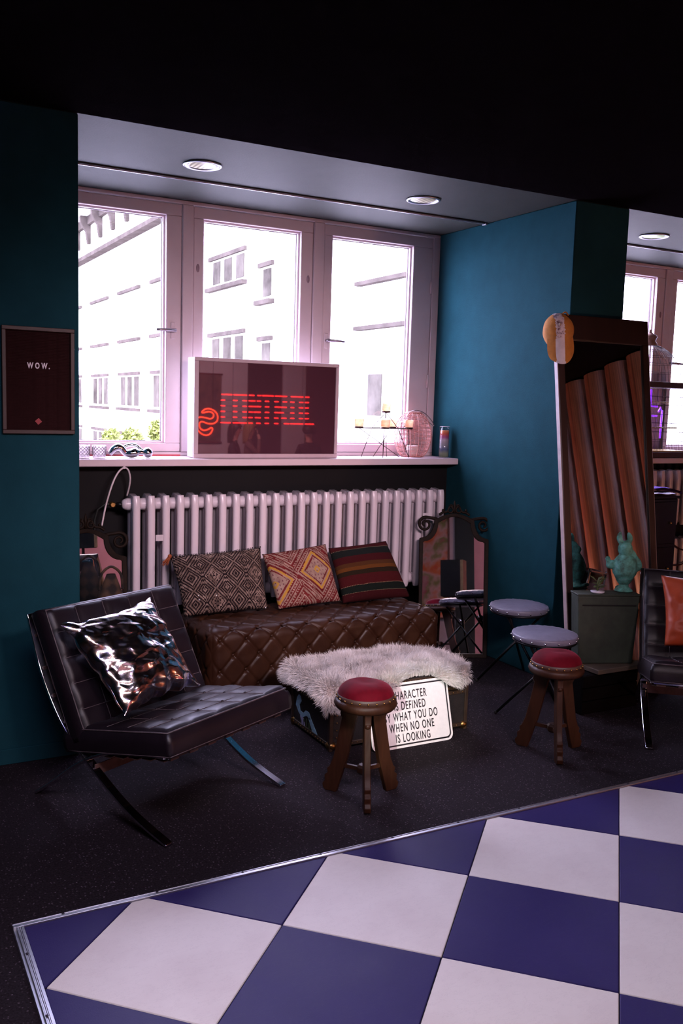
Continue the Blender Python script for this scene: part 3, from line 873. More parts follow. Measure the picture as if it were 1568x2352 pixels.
MB().tube(spline([(0, -.11, .56), (.14, -.12, .47), (.30, -.12, .46), (.5, -.11, .56)], 6), .006, 6).build('cable', mat('dark_red_cable', (.04, .008, .012), .5), r3, smooth=True)
MB().tube(spline([(-.02, -.11, .38), (.10, -.12, .34), (.26, -.12, .38), (.5, -.11, .55)], 6), .006, 6).build('cable', mat('dark_red_cable', (.04, .008, .012), .5), r3, smooth=True)

# cable loop hanging under the sill
lp = MB().tube(spline([(1.235, 5.10, .905), (1.262, 5.115, 1.02), (1.300, 5.12, 1.14), (1.335, 5.125, 1.205), (1.368, 5.128, 1.229), (1.392, 5.13, 1.215), (1.408, 5.15, 1.17), (1.412, 5.18, 1.12), (1.409, 5.22, 1.06)], 8), .0052, 8).build('cable_loop', mat('white_cable', (.68, .58, .60), .4), smooth=True)
MB().box(1.362, 1.374, 5.126, 5.140, 1.222, 1.237).build('clip', mat('white_cable', (.68, .58, .60), .4), lp, bevel=.002)
tag(lp, 'white cable looped over a clip under the window sill', 'cable')

# ------------------------------------------------------------------ trunk, sheepskin, sign
def trunk():
    x0, x1, y0, y1, h = 1.945, 2.722, 3.645, 4.055, .305
    t = empty('travel_trunk', ((x0+x1)/2, (y0+y1)/2, 0)); T = Vector(((x0+x1)/2, (y0+y1)/2, 0))
    L, W_ = (x1-x0)/2, (y1-y0)/2
    BK = mat('black_trunk_canvas', (.010, .008, .008), .6, vary=.4, vscale=30, bmp=.3, bscale=200)
    WD = mat('dark_trunk_binding', (.035, .020, .012), .5, vary=.4, vscale=25)
    MB().box(-L, L, -W_, W_, .018, .205).build('body', BK, t, bevel=.005)
    MB().box(-L-.003, L+.003, -W_-.003, W_+.003, .212, h).build('lid', BK, t, bevel=.006)
    for z, nm in ((.018, 'binding'), (.190, 'binding'), (.214, 'binding'), (h-.024, 'binding')):
        e = MB(); d = .006
        e.box(-L-d, L+d, -W_-d, -W_+.002, z, z+.020); e.box(-L-d, L+d, W_-.002, W_+d, z, z+.020)
        e.box(-L-d, -L+.002, -W_, W_, z, z+.020); e.box(L-.002, L+d, -W_, W_, z, z+.020)
        e.build(nm, WD, t, bevel=.002)
    for sx in (-1, 1):
        for sy in (-1, 1):
            e = MB(); a, b = sx*(L+.007), sy*(W_+.007)
            e.box(min(a, a-sx*.020), max(a, a-sx*.020), min(b, b-sy*.020), max(b, b-sy*.020), .0, h+.004)
            p = e.build('corner_post', WD, t, bevel=.003)
            for z in (.0, h-.045):
                MB().ball((sx*(L-.012), sy*(W_-.012), z+.025), .026, 12, 8, (1, 1, .85)).build('brass_corner', BRASS, p, smooth=True)
    rv = MB()
    for i in range(26):
        x = -L+.03+i*(2*L-.06)/25
        for z in (.200, .224, h-.014, .028): rv.ball((x, -W_-.0065, z), .0032, 6, 4)
    for i in range(14):
        y = -W_+.03+i*(2*W_-.06)/13
        for z in (.200, .028):
            rv.ball((-L-.0065, y, z), .003, 8, 5); rv.ball((L+.0065, y, z), .0035, 8, 5)
    for k in range(7): rv.ball((-L+.03, -W_-.0095, .03+k*.036), .0035, 8, 5)
    rv.build('rivet_row', BRASS, t, smooth=True)
    for x in (-.18, .20):
        e = MB().box(x-.02, x+.02, -W_-.014, -W_-.004, .165, .255); p = e.build('latch', BRASS, t, bevel=.004)
        MB().ball((x, -W_-.016, .20), .012, 10, 6).build('latch_knob', BRASS, p, smooth=True)
    # blue painted figure on the left end panel (outlines in panel coordinates y, z)
    BL = mat('pale_blue_paint', (.30, .52, .62), .6, vary=.35, vscale=60); GN = mat('dark_green_paint', (.05, .085, .03), .7)
    LV = mat('lavender_paint', (.38, .36, .55), .6, vary=.3, vscale=60)
    xx = -L-.0005
    def paint(poly, m_, nm): MB().prism([(a-T.y, b) for a, b in poly], xx-.0015, xx+.001, 'x').build(nm, m_, t)
    paint([(4.005, .155), (3.985, .178), (3.965, .172), (3.955, .150), (3.975, .125), (3.965, .100), (3.93, .098), (3.905, .118), (3.87, .120), (3.845, .095), (3.86, .085), (3.885, .096), (3.91, .088), (3.94, .070), (3.98, .085), (4.015, .115)], BL, 'painted_figure')
    paint([(3.965, .075), (3.930, .072), (3.905, .025), (3.925, .018), (3.935, .020)], LV, 'painted_figure')
    paint([(3.875, .092), (3.845, .095), (3.775, .040), (3.785, .028), (3.815, .024)], BL, 'painted_figure')
    for a, b, c_ in ((3.93, .004, .05), (3.90, -.0, .06), (3.87, .003, .045), (3.955, .006, .035), (3.84, .0, .03)):
        paint([(a, b+.02), (a-.004, b+.02+c_), (a-.009, b+.02+c_*.9), (a-.008, b+.02)], GN, 'painted_grass')
    tag(t, 'black travel trunk with brass corners and a blue figure painted on its end', 'trunk')
trunk()
def sheepskin():
    poly = [(1.845, 4.05), (1.92, 4.11), (2.1, 4.11), (2.4, 4.10), (2.62, 4.09), (2.735, 4.0), (2.755, 3.85), (2.735, 3.66), (2.70, 3.575), (2.64, 3.55), (2.57, 3.575), (2.49, 3.625), (2.40, 3.64), (2.31, 3.615), (2.22, 3.575), (2.12, 3.585), (2.03, 3.555), (1.965, 3.51), (1.90, 3.535), (1.845, 3.62), (1.875, 3.74), (1.87, 3.9)]
    x0, x1, y0, y1, h = 1.940, 2.728, 3.640, 4.060, .311
    rd = .03
    def fold(a, b):
        """flattened hide coordinates -> world point and normal, bending down over trunk edges"""
        z = h; nx = ny = 0.0; x, y = a, b
        def bend(d):
            # d > 0 distance beyond the edge
            if d <= 0: return 0, 0, 0
            th = min(d/rd, PI/2); ex_ = rd*math.sin(th); dz = rd*(1-math.cos(th))
            if d > rd*PI/2: dz += d-rd*PI/2
            return ex_, dz, math.sin(th)
        dz = 0
        if a < x0: e, d, s = bend(x0-a); x = x0-e; dz += d; nx = -s
        if a > x1: e, d, s = bend(a-x1); x = x1+e; dz += d; nx = s
        if b < y0: e, d, s = bend(y0-b); y = y0-e; dz += d; ny = -s
        if b > y1: e, d, s = bend(b-y1); y = y1+e; dz += d; ny = s
        z = max(h-dz, .03); l2 = nx*nx+ny*ny
        n = Vector((nx, ny, math.sqrt(max(0, 1-l2))*(1-.0))).normalized() if l2 < 1.0 else Vector((nx, ny, .05)).normalized()
        return Vector((x, y, z)), n
    def inside(a, b):
        c = False
        for i in range(len(poly)):
            (xa, ya), (xb, yb) = poly[i], poly[i-1]
            if (ya > b) != (yb > b) and a < (xb-xa)*(b-ya)/(yb-ya)+xa: c = not c
        return c
    t = empty('sheepskin', (2.33, 3.85, h)); T = Vector((2.33, 3.85, h))
    FURB = mat('sheepskin_hide', (.50, .42, .38), .9, vary=.1)
    N = 56; A = np.linspace(1.76, 2.77, N+1); B = np.linspace(3.48, 4.13, 40+1)
    mb = MB(); v = []; idx = {}
    for top in (0, 1):
        for i, a in enumerate(A):
            for j, b in enumerate(B):
                if inside(a, b):
                    p, n = fold(a, b); idx[(top, i, j)] = len(v); v.append(p + n*(.002+.008*top) - T)
    f = []
    for i in range(N):
        for j in range(40):
            ks = [(0, i, j), (0, i+1, j), (0, i+1, j+1), (0, i, j+1)]
            if all(k in idx for k in ks):
                f.append(tuple(idx[k] for k in ks[::-1])); f.append(tuple(idx[(1, k[1], k[2])] for k in ks))
    mb.add(v, f); mb.build('hide', FURB, t, smooth=True)
    m, nt, b_ = new_mat('cream_fleece')
    n1 = noise(nt, 12, 3)
    nt.links.new(ramp(nt, n1, [(.3, (.80, .74, .70)), (.7, (.93, .90, .88))]), b_.inputs['Base Color'])
    b_.inputs['Roughness'].default_value = .9; b_.inputs['Specular IOR Level'].default_value = .15
    rnd = random.Random(5); V = []; F = []; NB = 0
    while NB < 46000:
        a, b = rnd.uniform(1.77, 2.76), rnd.uniform(3.49, 4.12)
        if not inside(a, b): continue
        p, n = fold(a, b)
        fl = Vector((vnoise(a*11, b*11, 1), vnoise(a*11, b*11, 9), .0))*.9 + Vector((-.25, -.55, 0)) + Vector((rnd.gauss(0, .22), rnd.gauss(0, .22), rnd.gauss(0, .15)))
        Ln = .047*rnd.uniform(.75, 1.25)*(1+.25*vnoise(a*25, b*25, 4))
        d = (n*1.15+fl*.55).normalized()
        sd = d.cross(Vector((rnd.gauss(0, 1), rnd.gauss(0, 1), rnd.gauss(0, 1)))).normalized()
        wd = .0013
        p1 = p + d*Ln*.5; d2 = (d + fl*.45 + Vector((0, 0, -.38))).normalized(); p2 = p1 + d2*Ln*.5
        o = len(V)
        V += [p-sd*wd-T, p+sd*wd-T, p1+sd*wd*.8-T, p1-sd*wd*.8-T, p2-T]
        F += [(o, o+1, o+2, o+3), (o+3, o+2, o+4)]; NB += 1
    fb = MB(); fb.v = [tuple(q) for q in V]; fb.f = F; fb.mi = [0]*len(F)
    fo_ = fb.build('fleece', m, t, smooth=True); fo_['kind'] = 'stuff'
    tag(t, 'fluffy cream sheepskin draped over the black trunk', 'sheepskin')
sheepskin()
def sign():
    wS, hS = .46, .305
    lean_ = math.radians(16)
    t = empty('street_sign', (2.352, 3.545, .001), 0, 0)
    t.rotation_euler = (-lean_, 0, 0)
    def rr_poly(w_, h_, r):
        out = []
        for cx, cz, a0 in ((w_/2-r, r, -90), (w_/2-r, h_-r, 0), (-w_/2+r, h_-r, 90), (-w_/2+r, r, 180)):
            for k in range(7):
                a = math.radians(a0+k*15); out.append((cx+r*math.cos(a), cz+r*math.sin(a)))
        return out
    WS = mat('white_reflective_sheet', (.86, .86, .84), .45, vary=.05, vscale=60); BKS = mat('black_sign_paint', (.008, .010, .016), .5)
    MB().prism(rr_poly(wS, hS, .032), 0, .003, 'y').build('plate', WS, t)
    a = rr_poly(wS-.022, hS-.022, .024); b = rr_poly(wS-.036, hS-.036, .019)
    mb = MB(); n = len(a)
    v = [(x, -.0012, z+.011) for x, z in a] + [(x, -.0012, z+.018) for x, z in b] + [(x, .001, z+.011) for x, z in a] + [(x, .001, z+.018) for x, z in b]
    f = [(i, (i+1) % n, n+(i+1) % n, n+i) for i in range(n)] + [(2*n+i, 3*n+i, 3*n+(i+1) % n, 2*n+(i+1) % n) for i in range(n)]
    mb.add(v, f).build('border', BKS, t)
    for k, s_ in enumerate(("CHARACTER", "IS DEFINED", "BY WHAT YOU DO", "WHEN NO ONE", "IS LOOKING")):
        M_ = Matrix.Translation((0, -.0012, .2265-k*.0500)) @ Matrix.Rotation(PI/2, 4, 'X')
        text_mesh('lettering', s_, .0560, BKS, M_, t, xs=.54, ext=.0005, space=1.22, bold=.0006)
    MB().box(.11, .205, -.0012, 0, .0105, .0175).build('small_print_bar', BKS, t)
    tag(t, 'white metal street sign with black capital letters leaning on the trunk', 'sign')
sign()

# ------------------------------------------------------------------ stools
def velvet(name, c, c2):
    m, nt, b = new_mat(name); n1 = noise(nt, 12, 4)
    nt.links.new(ramp(nt, n1, [(.35, c), (.65, c2)]), b.inputs['Base Color'])
    b.inputs['Roughness'].default_value = .8; b.inputs['Sheen Weight'].default_value = .15; b.inputs['Sheen Roughness'].default_value = .35
    b.inputs['Sheen Tint'].default_value = (1, .25, .35, 1); b.inputs['Specular IOR Level'].default_value = .1
    return m
VEL = velvet('crimson_velvet', (.065, .001, .005), (.115, .0015, .009))
OAK = mat('dark_carved_oak', (.036, .0125, .0055), .48, vary=.45, vscale=20, stretch=(1, 1, .15), bmp=.15, bscale=60, spec=.25)
def velvet_stool(loc, az0, label):
    t = empty('velvet_stool', loc)
    MB().lathe([(.02, .388), (.118, .388), (.126, .396), (.131, .408), (.127, .420), (.118, .428), (.02, .428)], 48).build('seat_ring', OAK, t, smooth=True)
    MB().lathe([(.02, .415), (.117, .424), (.1195, .436), (.1185, .446), (.110, .450)], 48).build('leather_band', mat('brown_band_leather', (.06, .028, .02), .5), t, smooth=True)
    mb = MB()
    def top(u, v):
        a = 2*PI*u; r = v
        dip = .012*math.exp(-(r*2.2)**2)*math.cos(a-1.0)*1.2
        z = .446 + .052*(1-r**3.2)**.6 - .008*math.exp(-(r*2.6)**2) + .003*vnoise(math.cos(a)*r*2, math.sin(a)*r*2, loc[0]*3)
        return (r*.1165*math.cos(a), r*.1165*math.sin(a), z)
    mb.grid(top, 48, 16); mb.build('velvet_pad', VEL, t, smooth=True, weld=True)
    nl = MB()
    for k in range(22):
        a = 2*PI*k/22; nl.ball((.1200*math.cos(a), .1200*math.sin(a), .435), .0045, 8, 5)
    nl.build('nail_trim', BRASS, t, smooth=True)
    # carved plank legs in radial planes: outline in (radius, height)
    prof = [(.020, .388), (.106, .388), (.103, .365), (.108, .345), (.099, .330), (.102, .315), (.116, .24), (.134, .15), (.150, .11), (.162, .098), (.158, .080), (.173, .066), (.170, .045), (.182, .028), (.178, .010), (.166, 0), (.118, 0), (.113, .02), (.105, .045), (.092, .09), (.074, .15), (.053, .25), (.036, .33)]
    for k in range(3):
        a = az0+2*PI*k/3; R_ = Matrix.Rotation(a, 4, 'Z')
        MB().prism(prof, -.0135, .0135, 'y', R_).build('leg', OAK, t, bevel=.003)
        MB().ball(R_ @ Vector((.0985, 0, .338)), .012, 10, 6).build('carved_boss', OAK, t, smooth=True)
    MB().lathe([(.02, .10), (.03, .11), (.03, .13), (.02, .14)], 6).build('hub', OAK, t).hide_render = False
    for k in range(3):
        a = az0+2*PI*k/3; R_ = Matrix.Rotation(a, 4, 'Z')
        MB().box(.015, .105, -.006, .006, .112, .128, R_).build('spoke', OAK, t)
    tag(t, label, 'stool', 'round stools with crimson velvet tops')
velvet_stool((1.842, 3.150, 0), math.radians(-113), 'crimson velvet stool on three carved legs in front of the black trunk')
velvet_stool((2.918, 3.215, 0), math.radians(-119), 'crimson velvet stool on three carved legs near the grey drum stools')
GREYV = mat('grey_vinyl', (.17, .16, .215), .42, vary=.12, vscale=20, bmp=.15, bscale=50)
def grey_stool(loc, leg_az, label, h=.455):
    t = empty('drum_stool', loc)
    mb = MB(); R_ = .170
    def top(u, v):
        a = 2*PI*u; r = v; pk = .0022*math.sin(a*24)*max(0, (r-.75)*4)
        return (r*R_*math.cos(a), r*R_*math.sin(a), h-.004+.016*(1-r**4)+pk + .0015*vnoise(math.cos(a)*r*3, math.sin(a)*r*3, loc[0]))
    mb.grid(top, 72, 12)
    mb.lathe([(R_, h-.004), (R_+.003, h-.012), (R_+.002, h-.030), (R_-.004, h-.036), (.02, h-.036)], 72)
    mb.build('seat_pad', GREYV, t, smooth=True, weld=True)
    MB().lathe([(.02, h-.037), (R_-.003, h-.037), (R_-.001, h-.043), (R_-.010, h-.050), (.02, h-.050)], 48).build('seat_base', BLACKM, t, smooth=True)
    nl = MB()
    for k in range(16):
        a = 2*PI*k/16+.1; nl.ball(((R_+.003)*math.cos(a), (R_+.003)*math.sin(a), h-.022), .006, 8, 5)
    nl.build('stud_trim', CHROME, t, smooth=True)
    for k in range(3):
        a = leg_az + 2*PI*k/3; d = Vector((math.cos(a), math.sin(a), 0)); tw = Vector((-d.y, d.x, 0))*.012
        MB().tube([-d*.15+tw+Vector((0, 0, h-.046)), d*.235+tw+Vector((0, 0, .008))], .0075, 10).build('leg', BLACKM, t, smooth=True)
        MB().ball(d*.238+tw+Vector((0, 0, .009)), .0095, 10, 6).build('rubber_tip', mat('black_rubber', (.008, .008, .008), .8), t, smooth=True)
    MB().lathe([(.014, .268), (.020, .272), (.020, .300), (.014, .304)], 16).build('hub', CHROME, t, smooth=True)
    tag(t, label, 'stool', 'round grey drum stools')
grey_stool((3.215, 3.645, 0), math.atan2(.131, -.195), 'grey vinyl drum stool with studded rim, nearer of the pair')
grey_stool((3.485, 4.19, 0), math.atan2(.10, -.22), 'grey vinyl drum stool close to the blue wall beside the arched mirror', .47)

# ------------------------------------------------------------------ mirrors
def mirror_mat():
    m, nt, b = new_mat('silvered_mirror')
    b.inputs['Base Color'].default_value = (.78, .78, .78, 1); b.inputs['Metallic'].default_value = 1; b.inputs['Roughness'].default_value = .012
    return m
MIRR = mirror_mat()
IRON = mat('dark_bronze_frame', (.014, .008, .005), .6, 0, spec=.12, vary=.4, vscale=30, bmp=.15, bscale=60)
def arched_mirror(loc, rz, tilt, label, wd=.435, zs=1.0):
    t = empty('arched_mirror', loc, rz); t.rotation_euler = (-tilt, 0, rz); t.scale = (1, 1, zs)
    hw = wd/2
    def outline(h_, zb, dz):
        half = [(h_, zb), (h_, .745-dz), (h_-.012, .752-dz)]
        for k in range(1, 9):                    # concave shoulder
            a = PI/2*k/8; half.append((h_-.012-.085*math.sin(a), .752-dz+.115*(1-math.cos(a))))
        for k in range(1, 9):                    # low arch
            q = k/8; half.append(((h_-.097)*(1-q), .867-dz+.040*math.sin(q*PI/2)))
        return half + [(-x, z) for x, z in half[-2::-1]]
    outer = outline(hw, 0, 0); n = len(outer)
    inner = [Vector(p) for p in outline(hw-.024, .024, .022)]
    mb = MB(); v = []
    for y in (-.022, .004):
        v += [(x, y, z) for x, z in outer]
    v += [(p.x, -.018, p.y) for p in inner] + [(p.x, -.004, p.y) for p in inner]
    f = []
    for i in range(n):
        j = (i+1) % n
        f += [(i, j, 2*n+j, 2*n+i), (2*n+i, 2*n+j, 3*n+j, 3*n+i), (i, n+i, n+j, j), (n+i, 3*n+i, 3*n+j, n+j)]
    mb.add(v, f).build('frame', IRON, t, bevel=.003)
    MB().prism([(p.x*1.01, p.y*1.004) for p in inner], -.006, -.002, 'y').build('glass', MIRR, t)
    MB().prism([(x*.98, z*.99) for x, z in outer], .003, .008, 'y').build('backing', mat('mirror_back_board', (.05, .03, .02), .8), t)
    for s in (-1, 1):                             # scrolls on the shoulders
        pts = [(s*(hw-.118), -.009, .868), (s*(hw-.095), -.009, .874)]
        for k in range(38):
            q = math.radians(105)-k/37*2*PI*1.5; r_ = .046*(1-k/37*.78)
            pts.append((s*(hw-.036+r_*math.cos(q)), -.009, .836+r_*math.sin(q)))
        MB().tube(pts, [.0105*(1-.45*k/39) for k in range(40)], 8).build('scroll', IRON, t, smooth=True)
        MB().ball((s*.075, -.010, .926), .010, 10, 7).build('bead', IRON, t, smooth=True)
    cr = MB()
    for sg in (-1, 1):
        sp = []
        for k in range(22):
            q = k/21*2*PI*1.1; r_ = .024*(1-k/21*.7)
            sp.append((sg*(.030+r_*math.cos(q+PI*.5)), -.009, .928+r_*math.sin(q+PI*.5)))
        cr.tube(sp, [.0075*(1-.4*k/21) for k in range(22)], 8)
        cr.tube(spline([(sg*.10, -.009, .898), (sg*.075, -.009, .914), (sg*.05, -.009, .918), (sg*.032, -.009, .952)], 5), [.008]*5+[.0075]*6+[.006]*5, 8)
        cr.tube(spline([(0, -.009, .915), (sg*.014, -.009, .945), (sg*.020, -.009, .962), (sg*.034, -.009, .958)], 5), [.007]*10+[.004]*6, 8)
    cr.tube([(0, -.009, .908), (0, -.009, .955), (0, -.009, .975), (0, -.009, .990)], [.010, .010, .006, .002], 8)
    cr.build('crest', IRON, t, smooth=True)
    tag(t, label, 'mirror', 'arched mirrors with scrolled frames')
    return t
A25 = math.radians(25)
arched_mirror((3.428, 4.770, .002), -A25, math.radians(8), 'arched floor mirror with scrolled dark frame right of the bench', .455, 1.035)
arched_mirror((1.118, 4.93, .002), math.radians(-4), math.radians(5), 'arched mirror half hidden behind the left wall corner')

# dark woven bag in front of the left mirror
def bag():
    t = empty('woven_bag', (1.165, 4.62, 0))
    m, nt, b = new_mat('dark_woven_straw'); X, Y, Z = xyz(nt)
    n1 = noise(nt, 60, 3)
    nt.links.new(ramp(nt, (((X+Z)*46).sin()*((X-Z)*46).sin())*.5+.5 + (n1-.5)*.5, [(.3, (.008, .005, .004)), (.8, (.055, .030, .016))]), b.inputs['Base Color']); b.inputs['Roughness'].default_value = .9
    bump(nt, b, ((X+Z)*46).sin()*((X-Z)*46).sin(), .5, .006)
    mb = MB()
    def fn(u, v):
        a = 2*PI*u; s = [.72, .95, 1.0, .95, .80, .55, .18][min(6, int(v*6))]; k = v*6-int(v*6)
        nx = [.72, .95, 1.0, .95, .80, .55, .18, .02][min(7, int(v*6)+1)]
        s = s*(1-k)+nx*k
        return (.125*s*math.cos(a)*(1+.05*vnoise(math.cos(a), math.sin(a), v*4)), .075*s*math.sin(a), .002+v*.72)
    mb.grid(fn, 32, 36); mb.build('body', m, t, smooth=True, weld=True)
    MB().tube(spline([(-.06, 0, .64), (-.05, 0, .72), (0, 0, .76), (.05, 0, .72), (.06, 0, .64)], 6), .007, 8).build('handle', m, t, smooth=True)
    tag(t, 'dark woven bag tucked behind the lounge chair by the left mirror', 'bag')
bag()

def tall_mirror():
    zt, tilt = 2.185, math.radians(8.2)
    t = empty('floor_mirror', (3.865, 3.745, .002), math.radians(-1.5)); t.rotation_euler = (-tilt, 0, math.radians(-1.5))
    W_ = .345
    FR = mat('dark_walnut_frame', (.022, .010, .008), .42, vary=.4, vscale=10, stretch=(1, 1, .2), spec=.5)
    MB().box(-W_, W_, -.012, .020, zt-.145, zt).build('rail', FR, t, bevel=.004)
    MB().box(-W_, W_, -.012, .020, 0, .12).build('rail', FR, t, bevel=.004)
    for s in (-1, 1):
        MB().box(min(s*W_, s*(W_-.048)), max(s*W_, s*(W_-.048)), -.012, .020, .12, zt-.145).build('stile', FR, t, bevel=.004)
        MB().box(min(s*W_, s*(W_+.004)), max(s*W_, s*(W_+.004)), -.008, .018, 0, zt).build('lit_side_strip', mat('edge_light_band', (.45, .36, .36), .5), t)  # window light on the frame edges put into a pale strip
    MB().box(-W_+.046, W_-.046, -.001, .004, .118, zt-.143).build('glass', MIRR, t)
    MB().box(-W_+.01, W_-.01, .005, .016, .02, zt-.02).build('backing', mat('mirror_back_board', (.05, .03, .02), .8), t)
    tag(t, 'tall dark framed mirror leaning on the pier behind the green box', 'mirror')
tall_mirror()

# ------------------------------------------------------------------ wood board wall reflected in the tall mirror
def boards():
    m, nt, b = new_mat('warm_wood_boards')
    n1 = noise(nt, 6, 5, .6, stretch=(9, 9, .12)); n2 = noise(nt, 1.2, 3)
    nt.links.new(ramp(nt, n1*.7+n2*.3, [(.35, (.085, .020, .008)), (.5, (.20, .055, .020)), (.65, (.33, .11, .050))]), b.inputs['Base Color'])
    b.inputs['Roughness'].default_value = .45
    t = empty('wall_wood_boards', (6.35, 1.2, 0))
    MB().box(.02, .10, -2.2, 1.7, 0, 2.80).build('backing', DARKW, t)
    w_ = .300
    arc = [(-.030-.115*math.sqrt(max(0, 1-(q*q))), q*(w_/2-.010)) for q in np.linspace(-1, 1, 13)]
    me = MB().prism(arc, .02, 2.79, 'z').mesh('board'); me.materials.append(m)
    me.polygons.foreach_set('use_smooth', [True]*len(me.polygons))
    try: me.set_sharp_from_angle(angle=math.radians(40))
    except Exception: pass
    for i in range(13):
        o = bpy.data.objects.new('board', me); COL.objects.link(o); o.parent = t; o.location = (0, -2.05+i*w_, 0)
    tag(t, 'warm brown board wall reflected in the tall mirror', 'wall', kind='structure')
boards()

# ------------------------------------------------------------------ television
def tv():
    t = empty('television', (2.285, 5.265, 1.278))
    BZ = mat('pale_tv_bezel', (.55, .42, .46), .35, vary=.05)
    x0, x1, h, yf, yb = -.482, .482, .596, -.065, .060
    m_ = MB(); frame_ring(m_, x0, x1, 0, h, .028, .022, .026, .022, yf, yf+.02); m_.build('bezel', BZ, t, bevel=.003)
    MB().box(x0, x1, yf+.02, yb, 0, h).build('casing', mat('white_tv_casing', (.75, .72, .70), .4, vary=.04), t, bevel=.006)
    m, nt, b = new_mat('dark_glossy_screen')
    b.inputs['Base Color'].default_value = (.075, .026, .040, 1); b.inputs['Roughness'].default_value = .018; b.inputs['IOR'].default_value = 2.4  # base colour holds the pinkish veil of light over the screen
    MB().box(x0+.026, x1-.020, yf+.006, yf+.016, .024, h-.020).build('screen', m, t)
    MB().box(.445, .470, yf-.0006, yf, h-.014, h-.010).build('maker_mark', mat('silver_print', (.7, .6, .65), .4), t)
    tag(t, 'flat television on the window sill reflecting a red neon sign', 'television')
tv()

# ------------------------------------------------------------------ things on the sill
ZS = 1.278
CLEAR = GLASS
def tinted_glass(name, c, body):
    if name in MATS: return MATS[name]
    m, nt, b = new_mat(name); nt.nodes.remove(b)
    tr = nt.nodes.new('ShaderNodeBsdfTransparent'); tr.inputs[0].default_value = rgba(c)
    tl = nt.nodes.new('ShaderNodeBsdfTranslucent'); gl = nt.nodes.new('ShaderNodeBsdfGlossy'); gl.inputs['Roughness'].default_value = .08
    nt.links.new(ramp(nt, noise(nt, 60, 3), [(.35, tuple(x*.7 for x in c)), (.65, c)]), tl.inputs[0])
    m1 = nt.nodes.new('ShaderNodeMixShader'); m1.inputs[0].default_value = body
    nt.links.new(tr.outputs[0], m1.inputs[1]); nt.links.new(tl.outputs[0], m1.inputs[2])
    lw = nt.nodes.new('ShaderNodeLayerWeight'); fr = S(nt, lw.outputs['Facing']).pw(4.0)*.5+.05
    m2 = nt.nodes.new('ShaderNodeMixShader'); nt.links.new(fr.k, m2.inputs[0]); nt.links.new(m1.outputs[0], m2.inputs[1]); nt.links.new(gl.outputs[0], m2.inputs[2])
    nt.links.new(m2.outputs[0], nt.nodes['Material Output'].inputs[0])
    MATS[name] = m; return m
def lattice_cup(x, y, label):
    t = empty('candle_glass', (x, y, ZS))
    m = tinted_glass('frosted_votive_glass', (.92, .86, .86), .35)
    MB().lathe([(.034, 0), (.0355, .004), (.0385, .075), (.0365, .075), (.033, .008), (.004, .007)], 36).build('glass_wall', m, t, smooth=True)
    la = MB(); n = 12
    for k in range(n):
        for sg in (-1, 1):
            pts = [((.0372+.0015*s)*math.cos(2*PI*(k/n)+sg*s*1.4), (.0372+.0015*s)*math.sin(2*PI*(k/n)+sg*s*1.4), .018+.050*s) for s in np.linspace(0, 1, 9)]
            la.tube(pts, .0013, 5)
    la.build('silver_lattice', mat('tarnished_silver_print', (.10, .07, .07), .35, .6), t, smooth=True)
    MB().lathe([(.019, .008), (.019, .022), (.004, .023)], 18).build('tealight', mat('white_wax', (.8, .75, .7), .5), t, smooth=True)
    tag(t, label, 'candle glass', 'lattice patterned candle glasses on the sill')
lattice_cup(1.158, 5.215, 'lattice patterned candle glass half hidden by the left wall')
lattice_cup(1.246, 5.205, 'lattice patterned candle glass next to the silver sculpture')
def knot():
    mb = MB()
    p1 = spline([(-.118, 0, .020), (-.105, -.004, .045), (-.078, -.004, .062), (-.052, 0, .055), (-.030, 0, .030), (0, -.004, .026), (.025, -.004, .032), (.052, 0, .034), (.080, 0, .030)], 7)
    rs = []
    ctrl = [.012, .017, .021, .020, .018, .026, .028, .017, .012]
    for i in range(len(p1)):
        s = i/(len(p1)-1)*(len(ctrl)-1); k = min(int(s), len(ctrl)-2); rs.append(ctrl[k]*(1-s+k)+ctrl[k+1]*(s-k))
    mb.tube(p1, rs, 16)
    p2 = spline([(-.045, .03, .045), (-.02, .032, .066), (.015, .03, .074), (.045, .026, .066), (.068, .016, .045), (.092, 0, .032)], 7)
    mb.tube(p2, .0105, 14)
    mb.ball((.100, 0, .031), .0305, 22, 14)
    o = mb.build('silver_sculpture', CHROME, smooth=True); o.location = (1.425, 5.205, ZS+.001)
    tag(o, 'polished silver knot shaped sculpture on the window sill', 'sculpture')
knot()
